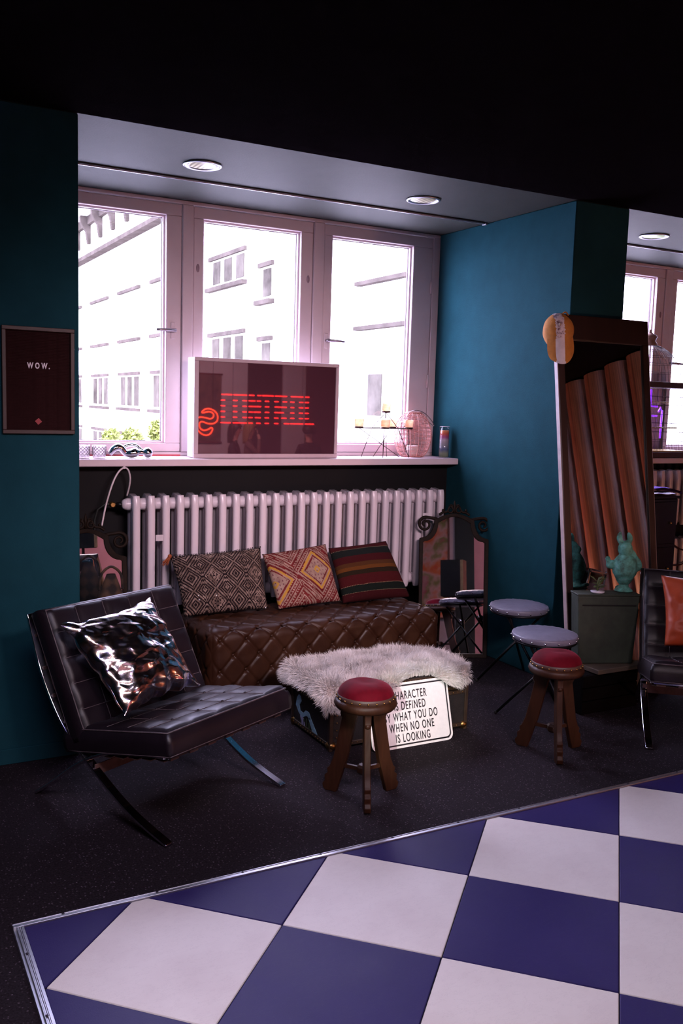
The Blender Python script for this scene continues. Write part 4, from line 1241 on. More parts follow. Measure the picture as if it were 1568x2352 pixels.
def candelabra():
    t = empty('candle_holder', (3.125, 5.225, ZS))
    WI = mat('dark_copper_wire', (.06, .025, .022), .4, .7)
    zr = .195; top = (.012, 0, .300)
    ring = [(.185*math.cos(a), .095*math.sin(a)) for a in (PI*.97, PI*1.42, PI*.30, -PI*.06)]
    feet = [(-.155, .02), (-.045, -.075), (.055, .045), (.175, -.045)]
    wr = MB()
    loop = [(.185*math.cos(a), .095*math.sin(a), zr) for a in np.linspace(0, 2*PI, 40, endpoint=False)]
    wr.tube(loop, .0026, 6, closed=True); wr.build('ring', WI, t, smooth=True)
    for i, (fx, fy) in enumerate(feet):
        rx, ry = ring[i]; ox, oy = ring[(i+2) % 4]
        MB().tube([top, (fx*.55, fy*.55, zr), (fx, fy, .003)], .0024, 6).build('wire_leg', WI, t, smooth=True)
        MB().tube([(rx, ry, zr), ((rx*.1+fx*.9) if i % 2 else -fx*.9, fy, .003)], .0024, 6).build('wire_leg', WI, t, smooth=True)
    AM = mat('amber_mercury_glass', (.62, .36, .20), .25, .55, vary=.4, vscale=60)
    m = tinted_glass('amber_votive_glass', (.93, .72, .55), .45)
    for cx, cy, cz in [(x, y, zr) for x, y in ring] + [(top[0], 0, top[2])]:
        c_ = MB().lathe([(.026, .004), (.029, .010), (.034, .058), (.0325, .058), (.027, .012), (.003, .011)], 28, (cx, cy, cz)).build('votive_cup', m, t, smooth=True)
        MB().lathe([(.003, -.004), (.028, -.003), (.0305, .002), (.029, .009), (.003, .009)], 28, (cx, cy, cz)).build('cup_tray', WI, c_, smooth=True)
    tag(t, 'wire candle holder with five amber glass cups on the sill', 'candle holder')
candelabra()
def lantern():
    t = empty('wicker_lantern', (3.415, 5.320, ZS))
    WK = mat('pink_cane', (.55, .24, .21), .55, vary=.3, vscale=60)
    prof = [(.060, .0), (.085, .012), (.110, .055), (.124, .105), (.127, .15), (.120, .20), (.100, .250), (.072, .285), (.055, .296)]
    sp = spline([(r, 0, z) for r, z in prof], 5)
    rings = MB()
    for i in range(34):
        z = .004+i*.0088
        r = np.interp(z, [p.z for p in sp], [p.x for p in sp])
        rings.tube([(r*math.cos(a), r*math.sin(a), z) for a in np.linspace(0, 2*PI, 30, endpoint=False)], .0018, 5, closed=True)
    rings.build('cane_weave', WK, t, smooth=True)
    for k in range(14):
        a = 2*PI*k/14
        MB().tube([(p.x*1.012*math.cos(a), p.x*1.012*math.sin(a), p.z) for p in sp], .0026, 5).build('rib', WK, t, smooth=True)
    for z, r in ((.296, .056), (.302, .052), (.003, .062)):
        MB().tube([(r*math.cos(a), r*math.sin(a), z) for a in np.linspace(0, 2*PI, 30, endpoint=False)], .0042, 6, closed=True).build('rim', WK, t, smooth=True)
    MB().lathe([(.003, .001), (.075, .001), (.078, .006), (.003, .007)], 30).build('base_plate', WK, t, smooth=True)
    MB().tube(spline([(-.05, 0, .30), (-.02, -.06, .318), (.05, -.06, .30), (.13, -.03, .25), (.170, 0, .213), (.13, .03, .25), (.06, .04, .30)], 6), .0028, 6).build('bail_handle', mat('grey_wire', (.25, .20, .20), .4, .8), t, smooth=True)
    tag(t, 'pink woven cane lantern with a wire handle on the sill', 'lantern')
    c = MB().lathe([(.003, 0), (.040, 0), (.041, .06), (.036, .068), (.006, .064)], 24).build('pillar_candle', mat('white_wax', (.8, .75, .7), .5), smooth=True)
    c.location = (3.415, 5.320, ZS+.008); MB().tube([(0, 0, .060), (.001, 0, .075)], .0012, 5).build('wick', BLACKM, c)
    tag(c, 'short white candle inside the pink cane lantern', 'candle')
lantern()
def prayer_candle():
    t = empty('layered_candle', (3.612, 5.225, ZS))
    m, nt, b = new_mat('rainbow_layered_wax'); X, Y, Z = xyz(nt)
    nt.links.new(ramp(nt, Z*5.0+(noise(nt, 25, 3)-.5)*.10, [(.0, (.16, .24, .10)), (.14, (.28, .34, .22)), (.27, (.10, .14, .30)), (.42, (.30, .30, .34)), (.60, (.42, .34, .42)), (.70, (.35, .05, .22)), (.82, (.62, .10, .04)), (.92, (.75, .28, .12))]), b.inputs['Base Color'])
    b.inputs['Roughness'].default_value = .4
    MB().lathe([(.003, .006), (.0305, .006), (.0305, .185), (.026, .187), (.004, .183)], 30).build('wax', m, t, smooth=True)
    MB().lathe([(.003, .0), (.034, .0), (.0355, .004), (.0355, .212), (.034, .212), (.0325, .20), (.0325, .005), (.003, .004)], 30).build('glass_jar', GLASS, t, smooth=True)
    MB().tube([(.0325*math.cos(a), .0325*math.sin(a), .212) for a in np.linspace(0, 2*PI, 30, endpoint=False)], .0022, 6, closed=True).build('jar_rim', mat('pale_glass_rim', (.6, .5, .55), .2), t, smooth=True)
    MB().tube([(0, 0, .18), (.001, 0, .197)], .0013, 5).build('wick', BLACKM, t)
    tag(t, 'tall rainbow layered jar candle at the right end of the sill', 'candle')
prayer_candle()

# ------------------------------------------------------------------ letter board
def letterboard():
    x0, x1, z0, z1 = .573, .871, 1.457, 1.908
    t = empty('letter_board', ((x0+x1)/2, 4.0975, (z0+z1)/2)); w2, h2 = (x1-x0)/2, (z1-z0)/2
    OKF = mat('oak_board_frame', (.055, .025, .018), .5, vary=.3, vscale=14, stretch=(1, 1, .3))
    m_ = MB(); frame_ring(m_, -w2, w2, -h2, h2, .017, .017, .017, .017, -.022, 0); m_.build('frame', OKF, t, bevel=.002)
    FELT = mat('dark_maroon_felt', (.028, .010, .010), .95, vary=.25, vscale=60, spec=.05)
    MB().box(-w2+.015, w2-.015, -.006, -.001, -h2+.015, h2-.015).build('felt_back', FELT, t)
    n = 66; me = MB().box(-w2+.016, w2-.016, -.0085, -.0058, -.0020, .0020).mesh('felt_rib'); me.materials.append(FELT)
    for i in range(n):
        o = bpy.data.objects.new('felt_rib', me); COL.objects.link(o); o.parent = t; o.location = (0, 0, -h2+.019+i*(2*h2-.038)/(n-1))
    WL = mat('white_plastic_letter', (.75, .66, .72), .4, vary=0)
    for k, (s_, xx) in enumerate((('W', -.034), ('O', -.005), ('W', .024), ('.', .044))):
        text_mesh('letter', s_, .034, WL, Matrix.Translation((xx, -.011, .052)) @ Matrix.Rotation(PI/2, 4, 'X'), t, xs=.66, ext=.002, bold=.0012)
    d = .0145; MB().prism([(-d, 0), (0, -d), (d, 0), (0, d)], -.011, -.008, 'y', Matrix.Translation((-.002, 0, -h2+.053)) @ Matrix.Rotation(.08, 4, 'Y')).build('red_diamond', mat('red_card', (.42, .045, .05), .6), t)
    tag(t, 'dark felt letter board reading WOW on the left wall', 'letter board')
letterboard()

# ------------------------------------------------------------------ cap on the mirror corner
def cap():
    t = empty('baseball_cap', (3.500, 4.000, 2.012), math.radians(-22)); t.scale = (.92, 1, 1.02); t.rotation_euler = (math.radians(4), math.radians(-5), math.radians(-24))
    OR = mat('ochre_cotton', (.46, .17, .025), .85, vary=.2, vscale=30, bmp=.2, bscale=180)
    m, nt, b = new_mat('printed_white_panel')
    n1 = noise(nt, 34, 4, .7)
    nt.links.new(ramp(nt, n1, [(.40, (.16, .08, .10)), (.50, (.62, .50, .52)), (.60, (.74, .62, .64))]), b.inputs['Base Color']); b.inputs['Roughness'].default_value = .85
    mb = MB()
    def crown(u, v):
        a = 2*PI*u; r = math.sin(v*PI/2); k = 1+.03*vnoise(math.cos(a)*2, math.sin(a)*2, v*3)
        x = .092*r*math.cos(a)*k; z = .045+(.100 if math.sin(a) > 0 else .088)*r*math.sin(a)*k
        return (x, -.095*math.cos(v*PI/2)**.8, z)
    mb.grid(crown, 48, 14)
    mb.mi = [1 if abs(sum(mb.v[i][0] for i in f)/len(f)+.012) < .026 else 0 for f in mb.f]
    mb.build('crown', [OR, m], t, smooth=True)
    br = MB()
    def brim(sgn):
        def fn(u, v):
            a = u*2-1; w_ = .086*math.sqrt(max(0, 1-(v*.86)**4)) if v < 1 else .04
            x = a*(.078+.010*v-.024*v**4); z = .012-.138*v*(1-.20*a*a) ; y = -.088-.012*v+.040*a*a
            return (x, y+sgn*.002, z)
        return fn
    br.grid(brim(-1), 24, 12); k = len(br.f); br.grid(brim(1), 24, 12, flip=True)
    br.mi = [1 if abs(sum(br.v[i][0] for i in f)/len(f)+.012) < .026 else 0 for f in br.f]
    br.build('brim', [OR, mat('white_brim_panel', (.70, .60, .62), .8, vary=.15, vscale=20)], t, smooth=True)
    MB().ball((-.015, -.088, .085), .009, 10, 6).build('flower_button', mat('pale_print_dot', (.5, .36, .3), .7), t, smooth=True)
    MB().tube(spline([(.02, -.02, .138), (.04, -.03, .148), (.06, -.02, .130)], 5), .004, 6).build('back_strap', OR, t, smooth=True)
    tag(t, 'ochre baseball cap with a printed white panel on the tall mirror corner', 'cap')
cap()

# ------------------------------------------------------------------ green box, base crate, rabbit, plant
def green_box():
    t0 = empty('low_crate', (3.62, 3.64, 0))
    CB = mat('black_stained_wood', (.0025, .0018, .0018), .9, vary=.4, vscale=12, spec=.08)
    for i in range(3): MB().box(-.20, .20, -.088, -.076, .004+i*.072, .070+i*.072).build('slat', CB, t0, bevel=.003)
    MB().box(-.20, .20, -.076, .085, 0, .215).build('body', CB, t0)
    tag(t0, 'low black crate under the green box', 'crate')
    p = MB().box(-.14, .20, -.11, .075, 0, .026).build('plank', mat('weathered_plank', (.10, .075, .055), .7, vary=.4, vscale=14, stretch=(.2, 1, 1)), bevel=.003)
    p.location = (3.64, 3.64, .2205); tag(p, 'weathered plank under the green box', 'plank')
    t = empty('green_box', (3.655, 3.662, .247), math.radians(-22))
    G = mat('mossy_green_paint', (.030, .040, .026), .7, vary=.35, vscale=12, bmp=.25, bscale=40)
    prof = [(-.160, 0), (.150, 0), (.170, .378), (-.182, .378)]
    MB().prism(prof, -.055, .055, 'y').build('body', G, t, bevel=.006)
    MB().box(-.155, .15, -.061, -.054, .325, .331).build('lid_gap', mat('dark_gap', (.006, .006, .005), .8), t)
    MB().box(-.186, .174, -.059, .059, .378, .388).build('lid', G, t, bevel=.004)
    tag(t, 'mossy green box in front of the tall mirror', 'box')
green_box()
ZB = .247+.389
def rabbit():
    m, nt, b = new_mat('verdigris_bronze')
    n1 = noise(nt, 26, 5, .65)
    nt.links.new(ramp(nt, n1, [(.30, (.045, .060, .040)), (.45, (.07, .22, .165)), (.58, (.10, .34, .27)), (.72, (.22, .38, .36))]), b.inputs['Base Color'])
    b.inputs['Roughness'].default_value = .75; bump(nt, b, n1, .4, .01)
    mb = MB()
    mb.lathe([(.03, 0), (.052, .002), (.050, .010), (.038, .018), (.026, .030), (.024, .042), (.034, .048), (.046, .070), (.055, .088), (.058, .095), (.062, .097), (.066, .110), (.064, .150), (.056, .180), (.040, .200), (.026, .206), (.01, .207)], 28)
    mb.ball((-.004, 0, .238), .042, 18, 12, (.95, 1.05, 1.1))
    mb.ball((-.002, .034, .226), .024, 14, 8)
    for s in (-1, 1):
        ear = spline([(s*.018-.006, 0, .265), (s*.028-.010, 0, .292), (s*.026-.012, .003, .315), (s*.020-.012, .003, .332)], 5)
        mb.tube(ear, [.012+.008*math.sin(PI*k/(len(ear)-1))-.008*(k/(len(ear)-1)) for k in range(len(ear))], 12)
    mb.tube(spline([(-.058, 0, .165), (-.082, .004, .140), (-.088, .012, .150), (-.090, .02, .172)], 5), [.019]*6+[.016]*5+[.012]*5, 12)
    mb.ball((-.090, .022, .178), .015, 12, 8)
    mb.tube(spline([(.050, 0, .190), (.075, .004, .160), (.080, .004, .135), (.055, -.020, .128)], 5), [.019]*6+[.017]*5+[.015]*5, 12)
    mb.tube([(.02, 0, .24), (.045, .01, .210), (.066, .018, .170), (.082, .02, .12)], [.012, .016, .018, .022], 12)
    mb.ball((0, .055, .012), .02, 12, 8, (1.6, 1, .6))
    o = mb.build('rabbit_statue', m, smooth=True)
    rm = o.modifiers.new('remesh', 'REMESH'); rm.mode = 'VOXEL'; rm.voxel_size = .0045; rm.use_smooth_shade = True
    sm = o.modifiers.new('smooth', 'SMOOTH'); sm.iterations = 4; sm.factor = .5
    o.location = (3.765, 3.648, ZB); o.rotation_euler = (0, 0, math.radians(-28)); o.scale = (1.0, 1.0, 1.0)
    tag(o, 'weathered green rabbit garden statue standing on the green box', 'statue')
rabbit()
def plant():
    t = empty('small_plant', (3.60, 3.675, ZB))
    MB().lathe([(.004, 0), (.024, 0), (.026, .006), (.004, .007)], 20).build('saucer', mat('white_ceramic', (.6, .55, .6), .3), t, smooth=True)
    LF = mat('dark_leaf', (.060, .085, .022), .6, vary=.4, vscale=60); rnd = random.Random(4)
    MB().tube(spline([(0, 0, .005), (-.004, 0, .03), (.006, 0, .055)], 5), .0035, 6).build('stem', LF, t, smooth=True)
    for k in range(14):
        a = rnd.uniform(0, 2*PI); z = rnd.uniform(.008, .055); d = Vector((math.cos(a), math.sin(a)*.5, rnd.uniform(-.1, .6))).normalized(); L = rnd.uniform(.022, .045)
        sd = d.cross(Vector((0, 0, 1))).normalized()*.009; p = Vector((0, 0, z)); up = Vector((0, 0, .003))
        MB().add([p, p+d*L*.5+sd+up, p+d*L, p+d*L*.5-sd+up, p+d*L*.5+up*2.2], [(0, 1, 4), (1, 2, 4), (2, 3, 4), (3, 0, 4)]).build('leaf', LF, t)
    t.scale = (1.5, 1.5, 1.5)
    tag(t, 'little dark leafy plant on a white saucer beside the rabbit statue', 'plant')
plant()

# ------------------------------------------------------------------ right niche: cage, neon, cabinet, cloths
def cage():
    t = empty('bird_cage', (5.56, 5.285, ZS)); hw, hd = .365, .150
    WD = mat('brown_cage_wood', (.07, .028, .018), .5, vary=.3, vscale=20); WR = mat('dark_cage_wire', (.035, .022, .020), .45, .5)
    MB().box(-hw, hw, -hd, hd, .002, .045).build('base', WD, t, bevel=.004)
    MB().box(-hw+.01, hw-.01, -hd+.01, hd-.01, .045, .055).build('tray', mat('brass_tray', (.34, .22, .07), .45, .7), t)
    z1 = .545; m_ = MB(); frame_ring(m_, -hw, hw, 0, 1, 0, 0, 0, 0, 0, 0)
    MB().box(-hw-.01, hw+.01, -hd-.008, hd+.008, z1, z1+.045).build('waist_band', WD, t, bevel=.005)
    for sx in (-1, 1):
        for sy in (-1, 1):
            MB().box(sx*(hw-.012)-.010, sx*(hw-.012)+.010, sy*(hd-.012)-.010, sy*(hd-.012)+.010, .045, z1).build('corner_post', WD, t, bevel=.002)
    bars = MB()
    nb = 44
    for k in range(nb):
        x = -hw+.02+k*(2*hw-.04)/(nb-1)
        for sy in (-1, 1): bars.tube([(x, sy*(hd-.012), .05), (x, sy*(hd-.012), z1)], .0011, 4, caps=False)
    for k in range(16):
        y = -hd+.02+k*(2*hd-.04)/15
        for sx in (-1, 1): bars.tube([(sx*(hw-.012), y, .05), (sx*(hw-.012), y, z1)], .0011, 4, caps=False)
    bars.build('bar_screen', WR, t)['kind'] = 'stuff'
    for z in (.13, .20, .27, .34, .41, .48):
        MB().tube([(-hw+.012, -hd+.012, z), (hw-.012, -hd+.012, z), (hw-.012, hd-.012, z), (-hw+.012, hd-.012, z)], .0016, 5, closed=True).build('cross_wire', WR, t)
    dome = MB(); zt = .885; z2 = z1+.045
    for k in range(52):
        a = 2*PI*k/52
        pts = [(hw*.97*math.cos(a)*math.cos(s), hd*.95*math.sin(a)*math.cos(s), z2+(zt-z2)*math.sin(s)) for s in np.linspace(0, 1.45, 10)]
        dome.tube(pts, .0012, 4, caps=False)
    dome.build('dome_bars', WR, t)['kind'] = 'stuff'
    for s in (.25, .5, .75, 1.0, 1.25):
        MB().tube([(hw*.97*math.cos(a)*math.cos(s), hd*.95*math.sin(a)*math.cos(s), z2+(zt-z2)*math.sin(s)) for a in np.linspace(0, 2*PI, 40, endpoint=False)], .0016, 5, closed=True).build('dome_ring', WR, t)
    MB().lathe([(.004, zt-.012), (.055, zt-.010), (.058, zt+.005), (.045, zt+.020), (.050, zt+.040), (.058, zt+.052), (.050, zt+.068), (.028, zt+.078), (.010, zt+.092), (.012, zt+.102), (.004, zt+.112)], 28).build('finial', mat('turned_pale_wood', (.22, .12, .09), .5), t, smooth=True)
    MB().tube([(-.30, -.05, .23), (.31, -.05, .235)], .006, 8).build('perch', mat('pale_perch', (.4, .28, .16), .6), t, smooth=True)
    MB().tube([(-.30, .05, .44), (.31, .05, .435)], .006, 8).build('perch', mat('pale_perch', (.4, .28, .16), .6), t, smooth=True)
    tag(t, 'wire birdcage with a domed top and wooden finial on the right sill', 'birdcage')
    nm = mat('violet_neon', (.3, .05, .6), .3, emis=(.22, .02, 1.0), estr=1.5); pm = mat('magenta_neon', (.5, .05, .3), .3, emis=(1.0, .03, .45), estr=1.0)
    n = empty('neon_tube', (5.60, 5.29, ZS+.058))
    def T(p, mm): MB().tube([(a, 0, b) for a, b in p], .0075, 8).build('tube', mm, n, smooth=True)
    T([(-.045, .475), (-.045, .345), (-.10, .345)], nm); T([(.020, .475), (.020, .345), (.10, .342)], nm)
    T([(-.10, .27), (-.052, .268), (-.045, .25), (-.075, .0)], nm); T([(-.075, .004), (-.01, .004)], pm); T([(-.01, .004), (.020, .25), (.030, .268), (.10, .268)], nm)
    T([(.115, .30), (.135, .335), (.155, .31), (.150, .09)], nm)
    tag(n, 'violet neon tube cross standing inside the birdcage', 'neon light')
cage()
def cabinet():
    t = empty('dark_cabinet', (4.96, 4.68, 0)); K = mat('black_lacquer', (.010, .008, .009), .25, vary=.3, vscale=10)
    MB().box(-.20, .20, -.14, .14, .03, 1.03).build('body', K, t, bevel=.008)
    MB().box(-.21, .21, -.15, .15, 1.03, 1.05).build('top_board', K, t, bevel=.004)
    for i in range(3):
        d = MB().box(-.185, .185, -.150, -.141, .06+i*.325, .36+i*.325).build('drawer', K, t, bevel=.004)
        MB().ball((.12, -.158, .21+i*.325), .011, 10, 6).build('knob', BRASS, d, smooth=True)
    for sx in (-1, 1):
        for sy in (-1, 1): MB().box(sx*.17-.02, sx*.17+.02, sy*.11-.02, sy*.11+.02, 0, .03).build('foot', K, t)
    tag(t, 'narrow black cabinet with cloths on top near the right radiator', 'cabinet')
    def cloth(x0, x1, y0, y1, z, m_, nm, lab, drop):
        mb = MB()
        def fn(sgn):
            def g(u, v):
                x = x0+(x1-x0)*u; y = y0+(y1-y0)*v
                zz = z+.010+.010*vnoise(u*4, v*3, z*9)-max(0, x-5.165)*drop-max(0, 4.53-y)*2.0
                return (x, y, zz+sgn*.004)
            return g
        mb.grid(fn(1), 24, 16); mb.grid(fn(-1), 24, 16, flip=True)
        o = mb.build(nm, m_, smooth=True); tag(o, lab, 'cloth')
    cloth(4.80, 5.16, 4.535, 4.80, 1.055, mat('white_towel', (.55, .50, .56), .9, vary=.2, vscale=30, bmp=.3, bscale=120), 'folded_towel', 'white folded cloth on the black cabinet', .9)
    cloth(4.85, 5.30, 4.62, 4.82, 1.085, mat('violet_cloth', (.10, .025, .30), .8, vary=.3, vscale=30), 'violet_scarf', 'violet scarf lying across the black cabinet top', .25)
cabinet()

# ------------------------------------------------------------------ far side of the room, seen in the mirrors and the screen
for x0, x1, m_, lab in ((.95, 1.29, DARKW, 'dark wall strip on the back wall beside the painting'), (1.29, 2.6, PINKW, 'pink panel on the back wall right of the dark strip'),
                        (6.34, 7.0, mat('dark_maroon_paint', (.035, .010, .012), .7), 'dark maroon panel on the back wall behind the neon sign'), (7.5, 8.2, mat('brown_maroon_paint', (.07, .02, .022), .7), 'dim maroon panel at the far right of the back wall')):
    struct(MB().box(x0, x1, YB, YB+.03, 0, 2.80), 'wall_back_panel', m_, lab, 'wall')
def painting():
    t = empty('abstract_painting', (.46, YB+.02, 1.55))
    m, nt, b = new_mat('abstract_brush_colours')
    n1 = noise(nt, 2.3, 3, .5); n2 = noise(nt, 3.4, 4, .6)
    c = ramp(nt, n1, [(.34, (.55, .05, .02)), (.42, (.62, .16, .04)), (.50, (.60, .36, .30)), (.57, (.20, .22, .05)), (.64, (.42, .08, .12))])
    nt.links.new(mixc(nt, ((n2-.5)*4).clamp()*.6, c, (.60, .45, .36)), b.inputs['Base Color']); b.inputs['Roughness'].default_value = .6
    MB().box(-.44, .36, -.02, .02, -.80, .95).build('canvas', m, t)
    m_ = MB(); frame_ring(m_, -.465, .385, -.825, .975, .024, .024, .024, .024, -.02, .035); m_.build('frame', mat('brown_picture_frame', (.12, .05, .03), .5), t, bevel=.003)
    t.location.y = YB+.021
    tag(t, 'large abstract painting in reds and greens reflected in the arched mirror', 'painting')
painting()
def speaker():
    t = empty('boxed_speaker', (1.655, -2.1, 0)); K = mat('black_speaker_cloth', (.008, .006, .006), .8)
    MB().box(-.16, .17, -.10, .10, .90, 1.42).build('body', K, t, bevel=.008)
    MB().box(.13, .172, -.10, .104, .905, 1.415).build('side_board', mat('tan_plywood', (.40, .24, .10), .6), t)
    MB().tube([(0, 0, .02), (0, 0, .90)], .018, 10).build('pole', K, t, smooth=True)
    MB().lathe([(.01, 0), (.15, 0), (.14, .018), (.02, .022)], 24).build('foot_plate', K, t, smooth=True)
    tag(t, 'black box speaker on a pole reflected in the arched mirror', 'speaker')
speaker()
RN = mat('red_neon', (.8, .05, .03), .3, emis=(1.0, .010, .008), estr=26.0)
def neon():
    rows = [[(5.088, 5.261), (5.287, 5.508), (5.549, 5.634), (5.688, 5.75), (5.771, 5.964), (5.99, 6.198), (6.268, 6.488), (6.526, 6.593)],
            [(5.083, 5.145), (5.279, 5.35), (5.44, 5.509), (5.544, 5.652), (5.683, 5.747), (5.82, 5.887), (5.984, 6.052), (6.127, 6.2), (6.261, 6.33), (6.419, 6.487), (6.521, 6.59)],
            [(5.081, 5.147), (5.281, 5.348), (5.441, 5.507), (5.546, 5.675), (5.684, 5.75), (5.822, 5.889), (5.99, 6.196), (6.268, 6.327), (6.417, 6.489), (6.523, 6.588)],
            [(5.083, 5.148), (5.283, 5.348), (5.443, 5.508), (5.547, 5.611), (5.629, 5.745), (5.823, 5.891), (5.988, 6.149), (6.266, 6.333), (6.42, 6.486), (6.524, 6.59)],
            [(5.083, 5.147), (5.284, 5.349), (5.444, 5.51), (5.546, 5.609), (5.655, 5.747), (5.822, 5.889), (5.987, 6.054), (6.113, 6.197), (6.268, 6.335), (6.422, 6.49), (6.526, 6.593)],
            [(5.08, 5.245), (5.282, 5.51), (5.546, 5.611), (5.677, 5.745), (5.823, 5.889), (5.988, 6.054), (6.157, 6.245), (6.268, 6.497), (6.529, 6.688)]]
    t = empty('neon_sign', (5.88, -3.0, 1.28))
    for k, r in enumerate(rows):
        z = 1.722-k*.0868
        MB().tube([(5.06-5.88, -.016, z-1.28), (6.70-5.88, -.016, z-1.28)], .0025, 6).build('wire_rail', BLACKM, t)
        for a, b in r: MB().tube([(a-5.88, 0, z-1.28), (b-5.88, 0, z-1.28)], .0062, 8).build('neon_stroke', RN, t, smooth=True)
    for x in (-.6, .6): MB().tube([(x, -.016, 0), (x, -.016, 1.53)], .003, 6).build('hanger', BLACKM, t)
    tag(t, 'hanging red neon sign of striped letters reflected in the television', 'neon sign')
    S_ = [(4.81, 1.444), (4.853, 1.482), (4.921, 1.496), (4.999, 1.472), (5.055, 1.421), (5.069, 1.356), (5.05, 1.299), (4.984, 1.265), (4.898, 1.269), (4.82, 1.295), (4.778, 1.278), (4.77, 1.229), (4.796, 1.181), (4.848, 1.16), (4.908, 1.174), (4.965, 1.204), (4.986, 1.176), (4.955, 1.117), (4.892, 1.085), (4.814, 1.104), (4.754, 1.156), (4.711, 1.228), (4.706, 1.301), (4.734, 1.347), (4.794, 1.364), (4.871, 1.356), (4.94, 1.34), (4.983, 1.355), (5.003, 1.396), (4.981, 1.433), (4.929, 1.451), (4.87, 1.441), (4.827, 1.43)]
    s = empty('neon_squiggle', (4.87, -3.1, 1.085))
    MB().tube(spline([(x-4.87, 0, z-1.085) for x, z in S_], 3, closed=True), .009, 8, closed=True).build('neon_outline', mat('orange_red_neon', (.8, .1, .03), .3, emis=(1.0, .030, .008), estr=16.0), s, smooth=True)
    MB().tube(spline([(x-4.87, 0, z-1.085) for x, z in [(4.669, 1.622), (4.693, 1.575), (4.719, 1.511), (4.718, 1.454), (4.692, 1.389), (4.672, 1.357)]], 3), .009, 8).build('neon_outline', mat('orange_red_neon', (.8, .1, .03)), s, smooth=True)
    for x in (-.1, .12): MB().tube([(x, -.014, .02), (x, -.014, 1.72)], .003, 6).build('hanger', BLACKM, s)
    tag(s, 'red neon S shaped outline reflected at the left of the television', 'neon light')
    p = empty('scroll_poster', (5.58, YB+.03, .876))
    MB().box(-.25, .25, -.004, .004, .02, 1.2).build('sheet', mat('brown_printed_scroll', (.16, .09, .07), .7, vary=.6, vscale=5), p)
    for z in (.01, 1.21): MB().tube([(-.27, 0, z), (.27, 0, z)], .014, 10).build('rod', mat('dark_red_rod', (.15, .02, .02), .5), p, smooth=True)
    tag(p, 'brown hanging scroll poster reflected in the television', 'poster')
neon()
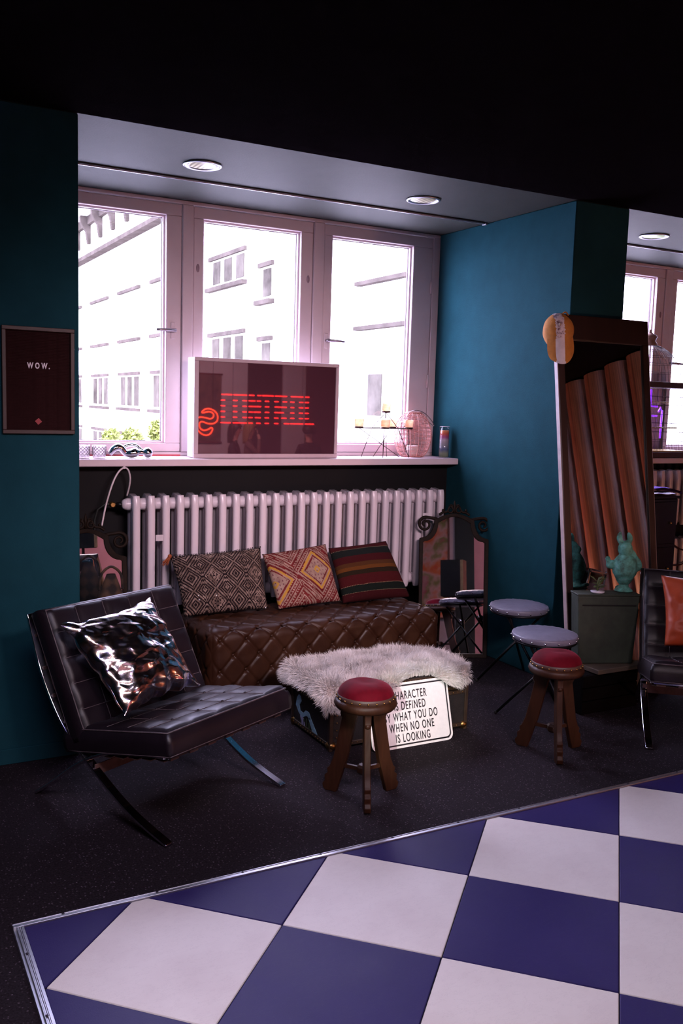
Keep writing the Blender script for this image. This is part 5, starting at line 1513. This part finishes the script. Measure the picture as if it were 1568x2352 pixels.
def person(loc, rz, hair, top, legs_, label, hair_len, hand_up):
    SK = mat('light_skin', (.52, .30, .22), .55, vary=.06)
    J = {'pel': (0, 0, .50, .125), 'wst': (0, .01, .66, .115), 'chs': (0, .02, .84, .125), 'nk0': (0, .03, .965, .060), 'nk1': (0, .01, 1.03, .048), 'hd0': (0, -.01, 1.10, .070), 'hd1': (0, -.005, 1.17, .082), 'hd2': (0, .005, 1.235, .062)}
    E_ = [('pel', 'wst'), ('wst', 'chs'), ('chs', 'nk0'), ('nk0', 'nk1'), ('nk1', 'hd0'), ('hd0', 'hd1'), ('hd1', 'hd2')]
    for s, n in ((-1, 'L'), (1, 'R')):
        up = hand_up and s == 1
        J['sh'+n] = (s*.165, .03, .90, .058)
        J['el'+n] = (s*.20, -.16, .72, .043) if up else (s*.22, -.04, .66, .043)
        J['wr'+n] = (s*.06, -.16, 1.00, .028) if up else (s*.16, -.26, .62, .028)
        J['ha'+n] = (s*.02, -.13, 1.07, .030) if up else (s*.12, -.34, .62, .032)
        J['hp'+n] = (s*.09, -.03, .49, .095); J['kn'+n] = (s*.12, -.43, .52, .062); J['an'+n] = (s*.12, -.42, .10, .042); J['to'+n] = (s*.13, -.57, .045, .036)
        E_ += [('chs', 'sh'+n), ('sh'+n, 'el'+n), ('el'+n, 'wr'+n), ('wr'+n, 'ha'+n), ('pel', 'hp'+n), ('hp'+n, 'kn'+n), ('kn'+n, 'an'+n), ('an'+n, 'to'+n)]
    ks = list(J); me = bpy.data.meshes.new('body'); me.from_pydata([J[k][:3] for k in ks], [(ks.index(a), ks.index(b)) for a, b in E_], [])
    o = bpy.data.objects.new('body', me); COL.objects.link(o)
    md = o.modifiers.new('skin', 'SKIN'); md.use_smooth_shade = True
    for i, k in enumerate(ks): me.skin_vertices[0].data[i].radius = (J[k][3], J[k][3]); me.skin_vertices[0].data[i].use_root = (k == 'pel')
    o.modifiers.new('sub', 'SUBSURF').levels = 2
    bpy.context.view_layer.update()
    m2 = bpy.data.meshes.new_from_object(o.evaluated_get(bpy.context.evaluated_depsgraph_get())); bpy.data.objects.remove(o, do_unlink=True)
    t = empty('person', loc, rz)
    o = bpy.data.objects.new('body', m2); COL.objects.link(o); o.parent = t
    m2.materials.clear()
    for x in (SK, top, legs_): m2.materials.append(x)
    hands = [Vector(J['haL'][:3]), Vector(J['haR'][:3])]
    for p in m2.polygons:
        c = p.center; p.use_smooth = True
        p.material_index = 0 if (c.z > .985 and abs(c.x) < .12) or min((c-h).length for h in hands) < .075 else (2 if c.z < .56 and c.y < -.05 or c.z < .45 else 1)
    f = MB().ball((0, -.094, 1.155), .013, 10, 8, (.9, 1.2, 1.5)); f.build('nose', SK, o, smooth=True)
    for s in (-1, 1):
        MB().ball((s*.030, -.080, 1.180), .009, 10, 6).build('eye', mat('dark_eye', (.02, .015, .012), .2), o, smooth=True)
        MB().ball((s*.080, .002, 1.160), .018, 10, 8, (.5, .8, 1.4)).build('ear', SK, o, smooth=True)
    MB().ball((0, -.083, 1.118), .018, 10, 6, (1.2, .5, .35)).build('mouth', mat('lip_pink', (.35, .08, .07), .5), o, smooth=True)
    for n, s in (('L', -1), ('R', 1)):             # five separate fingers
        h = Vector(J['ha'+n][:3]); w_ = Vector(J['wr'+n][:3]); d = (h-w_).normalized(); sd = d.cross(Vector((0, 0, 1)) if abs(d.z) < .8 else Vector((0, 1, 0))).normalized()
        fb = MB(); cu = sd.cross(d)*(-1 if hand_up else 1)
        for k, L in enumerate((.062, .072, .068, .052)):
            a = h+sd*((k-1.5)*.017)+d*.018; fb.tube([a, a+d*L*.55+cu*.006, a+d*L*.9+cu*.026], [.0085, .008, .0065], 8)
        a = h-sd*.025; fb.tube([a, a-sd*.022+d*.020, a-sd*.026+d*.045], [.010, .009, .007], 8)
        fb.build('fingers', SK, o, smooth=True)
    hb = MB(); HL = hair_len
    def hr(u, v):
        a = 2*PI*u; front = max(0, -math.sin(a+.0)+.25)/1.25; front = min(1, front**.6); th = v*PI*.62*(1-.34*front)
        r = .097+.006*vnoise(math.cos(a)*4, math.sin(a)*4, v*5)
        return (r*math.sin(th)*math.cos(a), .012+r*1.08*math.sin(th)*math.sin(a), 1.178+r*1.05*math.cos(th)-(HL*v**3*(1-front)**1.5))
    hb.grid(hr, 32, 16); ho = hb.build('hair', hair, t, smooth=True)
    md = ho.modifiers.new('solid', 'SOLIDIFY'); md.thickness = .02; md.offset = -1
    tag(t, label, 'person')
    st = empty('bar_seat', (loc[0], loc[1], 0)); K = mat('black_lacquer', (.010, .008, .009))
    MB().lathe([(.01, .355), (.17, .355), (.175, .37), (.17, .39), (.01, .392)], 28).build('seat', K, st, smooth=True)
    for k in range(4):
        a = PI/4+k*PI/2; MB().tube([(.08*math.cos(a), .08*math.sin(a), .36), (.16*math.cos(a), .16*math.sin(a), .005)], .012, 8).build('leg', K, st, smooth=True)
    tag(st, label.split(' reflected')[0].replace('person', 'black seat under person'), 'seat')
DKC = mat('black_jacket_cloth', (.012, .010, .014), .8, vary=.3); JN = mat('dark_jeans', (.02, .022, .04), .8)
person((5.60, -3.68, 0), math.radians(122), mat('dark_brown_hair', (.018, .009, .006), .5), DKC, JN, 'dark haired person in a black jacket reflected in the television', .20, False)
person((6.14, -4.35, 0), math.radians(116), mat('blonde_hair', (.30, .16, .06), .5), mat('grey_brown_top', (.16, .09, .07), .8), JN, 'blonde person with a hand to the mouth reflected in the television', .24, True)
person((6.80, -3.40, 0.0), math.radians(4), mat('black_hair', (.008, .006, .006), .5), DKC, JN, 'person in black seen from behind reflected in the television', .02, False)
